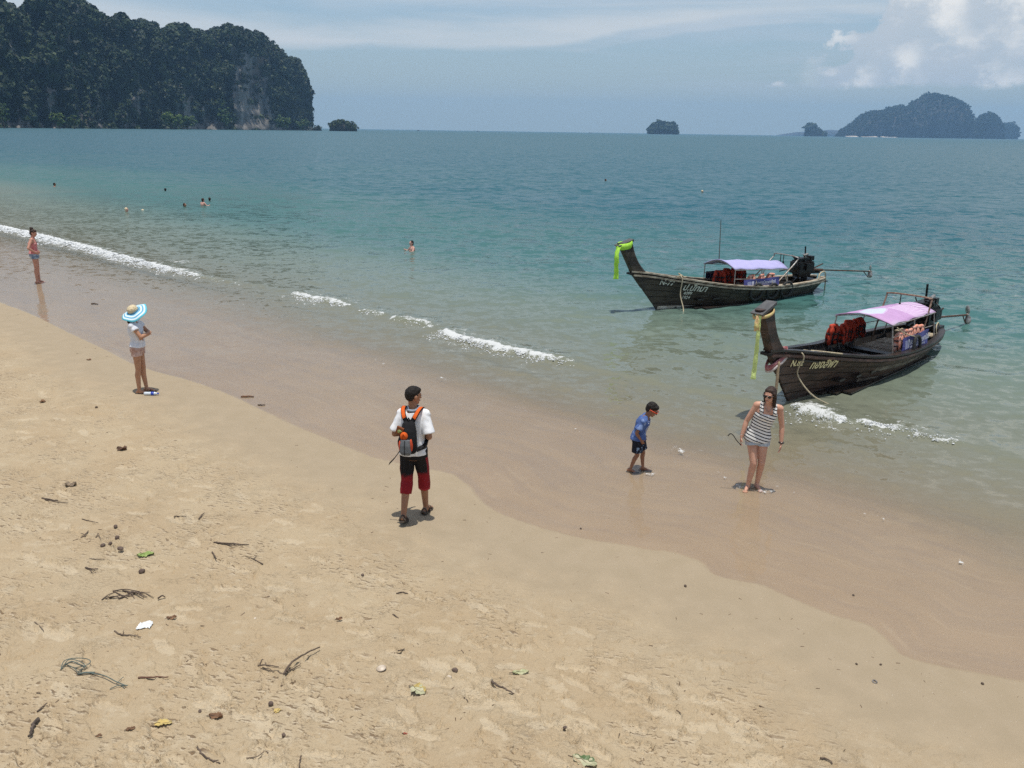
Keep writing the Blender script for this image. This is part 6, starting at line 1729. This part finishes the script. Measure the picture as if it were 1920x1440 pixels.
# tangled fishing line
P0 = on_ground(150, 1256); line = empty('fishing_line', P0); tag(line, 'tangle of grey-green line with loops and a trailing end on the lower left sand', 'line')
T = lambda pts, lift: catmull(gpts(pts) - P0 + np.array([[0, 0, .01 + lift * (1 if 0 < i < len(pts) - 1 else 0)] for i in range(len(pts))]), 6)
for pts, lift, w in (([(114, 1258), (122, 1246), (144, 1241), (166, 1243), (170, 1250), (158, 1256), (140, 1254)], .03, .004), ([(116, 1256), (130, 1244), (150, 1247), (160, 1256), (146, 1262)], .03, .004), ([(120, 1250), (136, 1251), (150, 1256), (164, 1253)], .05, .005), ([(126, 1248), (140, 1258), (148, 1266), (154, 1258)], .02, .004),
                     ([(146, 1266), (160, 1266), (178, 1263)], .015, .009), ([(170, 1264), (196, 1272), (218, 1283), (238, 1288)], .02, .005), ([(206, 1294), (222, 1289), (240, 1287)], .01, .004), ([(218, 1284), (228, 1276), (232, 1271)], .01, .003), ([(226, 1286), (234, 1292)], .01, .003)):
    C = T(pts, lift); MB().tube(C, w, 5).build('line_loop', M_LINE, line, True)
# seed pods and nuts
pod(217, 989, 9, 'small brown pod topmost of the pod cluster on the left'); pod(220, 1010, 10, 'round brown pod second from the top of the left pod cluster')
pod(193, 1025, 10, 'brown pod at the left end of the pod cluster'); pod(207, 1022, 10, 'long upright pod in the middle of the pod cluster', asp=(1, .55, .8)); pod(226, 1031, 14, 'split dark husk at the right of the pod cluster', asp=(1, .7, .55))
pod(266, 1074, 13, 'brown nut alone below the green leaf on the left'); pod(508, 1322, 11, 'round grey-brown nut below the longest forked branch', asp=(1, .95, .9)); pod(375, 1335, 8, 'small dark nut left of the curled brown leaf')
pod(532, 1380, 9, 'small reddish nut near the bottom, right of the curled brown leaf'); pod(853, 1260, 13, 'dark purple-brown shell-like nut above the smooth curved stick', asp=(1, .95, .85)); pod(680, 1079, 8, 'lone dark seed in the middle left of the sand', asp=(1, .8, .6))
pod(1059, 1366, 9, 'dark nut left of the broken crust near the bottom middle'); pod(1089, 992, 5, 'dark pebble in the film of water left below the boy', m=M_TWIGD); pod(1606, 1246, 5, 'dark pebble left of the pair on the damp sand, right side', m=M_TWIGD, name='pebble', cat='pebble', group='pebbles on the damp sand')
pod(1651, 1247, 5, 'dark pebble nearest above the ring-shaped shell on the damp sand', m=M_TWIGD, name='pebble', cat='pebble', group='pebbles on the damp sand'); pod(1842, 1283, 6, 'dark pebble farthest to the right on the damp sand', m=M_TWIGD, name='pebble', cat='pebble', group='pebbles on the damp sand')
pod(1600, 1117, 5, 'dark pebble in the shallow wash on the right', m=M_TWIGD, name='pebble', cat='pebble', group='pebbles on the damp sand'); pod(1285, 1100, 7, 'dark pebble just inside the dry edge right below the woman in stripes', m=M_TWIGD, name='pebble', cat='pebble', group='pebbles on the damp sand')
pod(412, 1018, 3, 'tiny seed under the forked level stick'); pod(181, 765, 6, 'dark seed on the sand left of the sun-hat woman', m=M_TWIGD)
P = on_ground(1640, 1279); r = 6 * px_len(P) / 2
o = MB().tube(torus_pts((0, 0, r * .3), r * 1.1, (1, 0, 0), (0, 1, .15), 16), r * .38, 7, closed=True).build('shell', mat('grey_shell', (.22, .20, .18), (.10, .09, .085), scale=40), None, True); o.location = P; tag(o, 'small ring-shaped grey shell on the damp sand at the right', 'shell')
def shell(px, py, w, label):
    P = on_ground(px, py); r = w * px_len(P) / 2
    rg_ = [[(r * (.15 + .85 * k) * math.cos(a) * 1.15, r * (.15 + .85 * k) * math.sin(a) * (1 + .04 * math.cos(a * 14)), .004 + r * .5 * math.cos(k * 1.5) + .02 * r * math.cos(a * 14) * k) for a in np.linspace(0, 2 * math.pi, 29)[:-1]] for k in np.linspace(0, 1, 7)]
    o = MB().loft(rg_).build('shell', M_SHELL, None, True); o.location = P; o.rotation_euler = (.15, -.1, px); tag(o, label, 'shell', 'shells on the sand')
shell(715, 1254, 18, 'pale pinkish shell left of the dark nut at the bottom middle'); shell(840, 1271, 13, 'small pale shell touching the sand just below the dark purple-brown nut'); shell(478, 1160, 5, 'tiny pale shell near the middle of the left sand')
# leaves
leaf(273, 1041, 27, 10, .3, 'fresh green leaf lying on the left sand', M_LEAFG, .35); leaf(405, 1345, 24, 13, -.1, 'curled dark brown leaf near the bottom left', M_LEAFB, .9)
leaf(306, 1357, 28, 13, .15, 'crumpled yellow leaf left of the curled brown leaf', M_LEAFY, .5); leaf(784, 1295, 32, 22, -.6, 'pale yellow leaf with a dark rim at the bottom middle', M_LEAFP, .45, edge=M_LEAFY)
leaf(976, 1262, 30, 11, .1, 'pale green leaf half buried right of the dark nut', mat('pale_green_leaf', (.34, .36, .19), (.42, .40, .24), scale=16), .4); leaf(1096, 1430, 46, 24, -.5, 'large pale leaf with green edges cut by the bottom border', M_LEAFP, .5, edge=M_GREENEDGE)
leaf(133, 911, 18, 9, .2, 'grey-brown curled leaf in the upper left sand', mat('grey_leaf', (.24, .18, .12), (.16, .12, .08), scale=16), .9); leaf(80, 754, 9, 5, .3, 'small brown leaf left of the sun-hat woman', M_LEAFB, .8)
leaf(229, 843, 17, 8, -.2, 'dark brown leaf below and left of the sun-hat woman', mat('dark_leaf', (.07, .035, .02), (.11, .055, .03), scale=18), .8); leaf(245, 1368, 14, 7, .5, 'small red-brown leaf left of the crumpled yellow leaf', M_LEAFB, .7)
leaf(186, 1381, 9, 6, .2, 'tiny brown leaf right of the stub of bark', M_LEAFB, .7); leaf(760, 1377, 8, 4, -.1, 'tiny red leaf fragment at the bottom middle', mat('red_leaf', (.35, .06, .03), scale=20), .5); leaf(167, 675, 7, 3, .0, 'dark leaf near the wet line left of the sun-hat woman', M_LEAFB, .3)
leaf(322, 1160, 16, 8, .3, 'brown star-shaped leaf right of the white plastic scrap', M_LEAFB, .7); leaf(520, 1334, 12, 10, 1.0, 'small orange leaf just right of the round grey-brown nut', M_LEAFY, .6); leaf(636, 1162, 12, 7, .4, 'reddish leaf scrap in the middle left of the sand', M_LEAFB, .7)
# plastic scrap, floating foam wisp, bottle
P = on_ground(273, 1173); u = px_len(P); mb = MB()
rg_ = [[(x * u, y * u * 1.9 + .004 * math.sin(x), .008 + .010 * abs(math.sin(x * .7 + y * .9))) for y in np.linspace(-6 + .15 * x + .9 * math.sin(x * .4), 5 + 1.4 * math.sin(x * .3) - .02 * x * x, 7)] for x in np.linspace(-11, 11, 9)]
o = MB().loft([r + [(p[0], p[1], p[2] - .002) for p in r[::-1]] for r in rg_]).build('plastic_scrap', M_PLAS, None); o.location = P; tag(o, 'crumpled white plastic scrap on the left sand', 'plastic scrap')
P = on_ground(284, 741); bt = empty('plastic_bottle', P, .05); tag(bt, 'clear and blue plastic bottle lying at the feet of the sun-hat woman', 'bottle')
prof = [(-.13, .004), (-.128, .030), (-.10, .033), (-.06, .031), (.0, .033), (.06, .032), (.085, .026), (.105, .014), (.125, .013), (.13, .003)]
MB().loft([[(x, r * math.cos(a), .033 + r * math.sin(a)) for a in np.linspace(0, 2 * math.pi, 17)[:-1]] for x, r in prof]).build('bottle_body', M_WRAP, bt, True)
MB().loft([[(x, .0345 * math.cos(a), .033 + .0345 * math.sin(a)) for a in np.linspace(0, 2 * math.pi, 17)[:-1]] for x in (.0, .055)]).build('bottle_label', M_WBLUE, bt, True)
MB().loft([[(x, .017 * math.cos(a), .033 + .017 * math.sin(a)) for a in np.linspace(0, 2 * math.pi, 13)[:-1]] for x in (.112, .136)]).build('bottle_cap', M_WBLUE, bt, True)

# broken crust of a deep footprint near the bottom edge
P = on_ground(1275, 1388); u = px_len(P)
# uncounted litter: bits of twig, grit and shell sprinkled on the sand
LV, LF, cnt = [], [], 0
BOXV = np.array([(-1, -.5, 0), (1, -.3, 0), (1, .3, 0), (-1, .5, 0), (-.9, 0, .8), (.9, 0, .6)]); BOXT = np.array([(0, 1, 5), (0, 5, 4), (2, 3, 4), (2, 4, 5), (1, 2, 5), (3, 0, 4)])
for _ in range(2200):
    r = 5.3 + 22 * RNG.uniform() ** 1.5; th = math.radians(RNG.uniform(-36, 36)); x, y = r * math.sin(th), r * math.cos(th)
    dens_ = .25 + perlin(x / 1.6, y / 1.6, 500)
    if RNG.uniform() > dens_ + .35: continue
    s = sdist(x, y)
    if s[0] < .15: continue
    i = min(np.searchsorted(rad, r), len(rad) - 1); j = int((math.degrees(th) + 40) / .082); z = BZ[i, j]
    L = RNG.uniform(.005, .022) * (1.6 if RNG.uniform() < .12 else 1) ; a = RNG.uniform(0, 6.28) if s[0] > 1 else RNG.uniform(0, 6.28); wd = min(L * RNG.uniform(.2, .7), .010)
    v = BOXV * (L, wd, wd); c, s2 = math.cos(a), math.sin(a)
    LV.append(np.stack([v[:, 0] * c - v[:, 1] * s2 + x, v[:, 0] * s2 + v[:, 1] * c + y, v[:, 2] + z - .001], -1)); LF.append(BOXT + cnt); cnt += 6
me = mesh_quads('beach_litter', np.concatenate(LV), np.concatenate(LF))
o = link('beach_litter', me, mat('litter_bits', (.085, .055, .035), (.16, .11, .075), scale=3, rough=.9), None, False); tag(o, 'small bits of twig and bark sprinkled over the sand', kind='stuff')

# ------------------------------------------------------------------ sea haze
hz = MB().box((0, 0, 205), (25000, 24900, 430)).mesh('haze')
hm_, nt, out = new_mat('sea_haze')
pv = nt.nodes.new('ShaderNodeVolumePrincipled'); pv.inputs['Color'].default_value = (.36, .65, 1.0, 1); pv.inputs['Density'].default_value = 0.88e-4; pv.inputs['Anisotropy'].default_value = 0.0
nt.links.new(pv.outputs[0], out.inputs['Volume'])
ho_ = link('haze', hz, hm_, None, False); tag(ho_, kind='stuff')
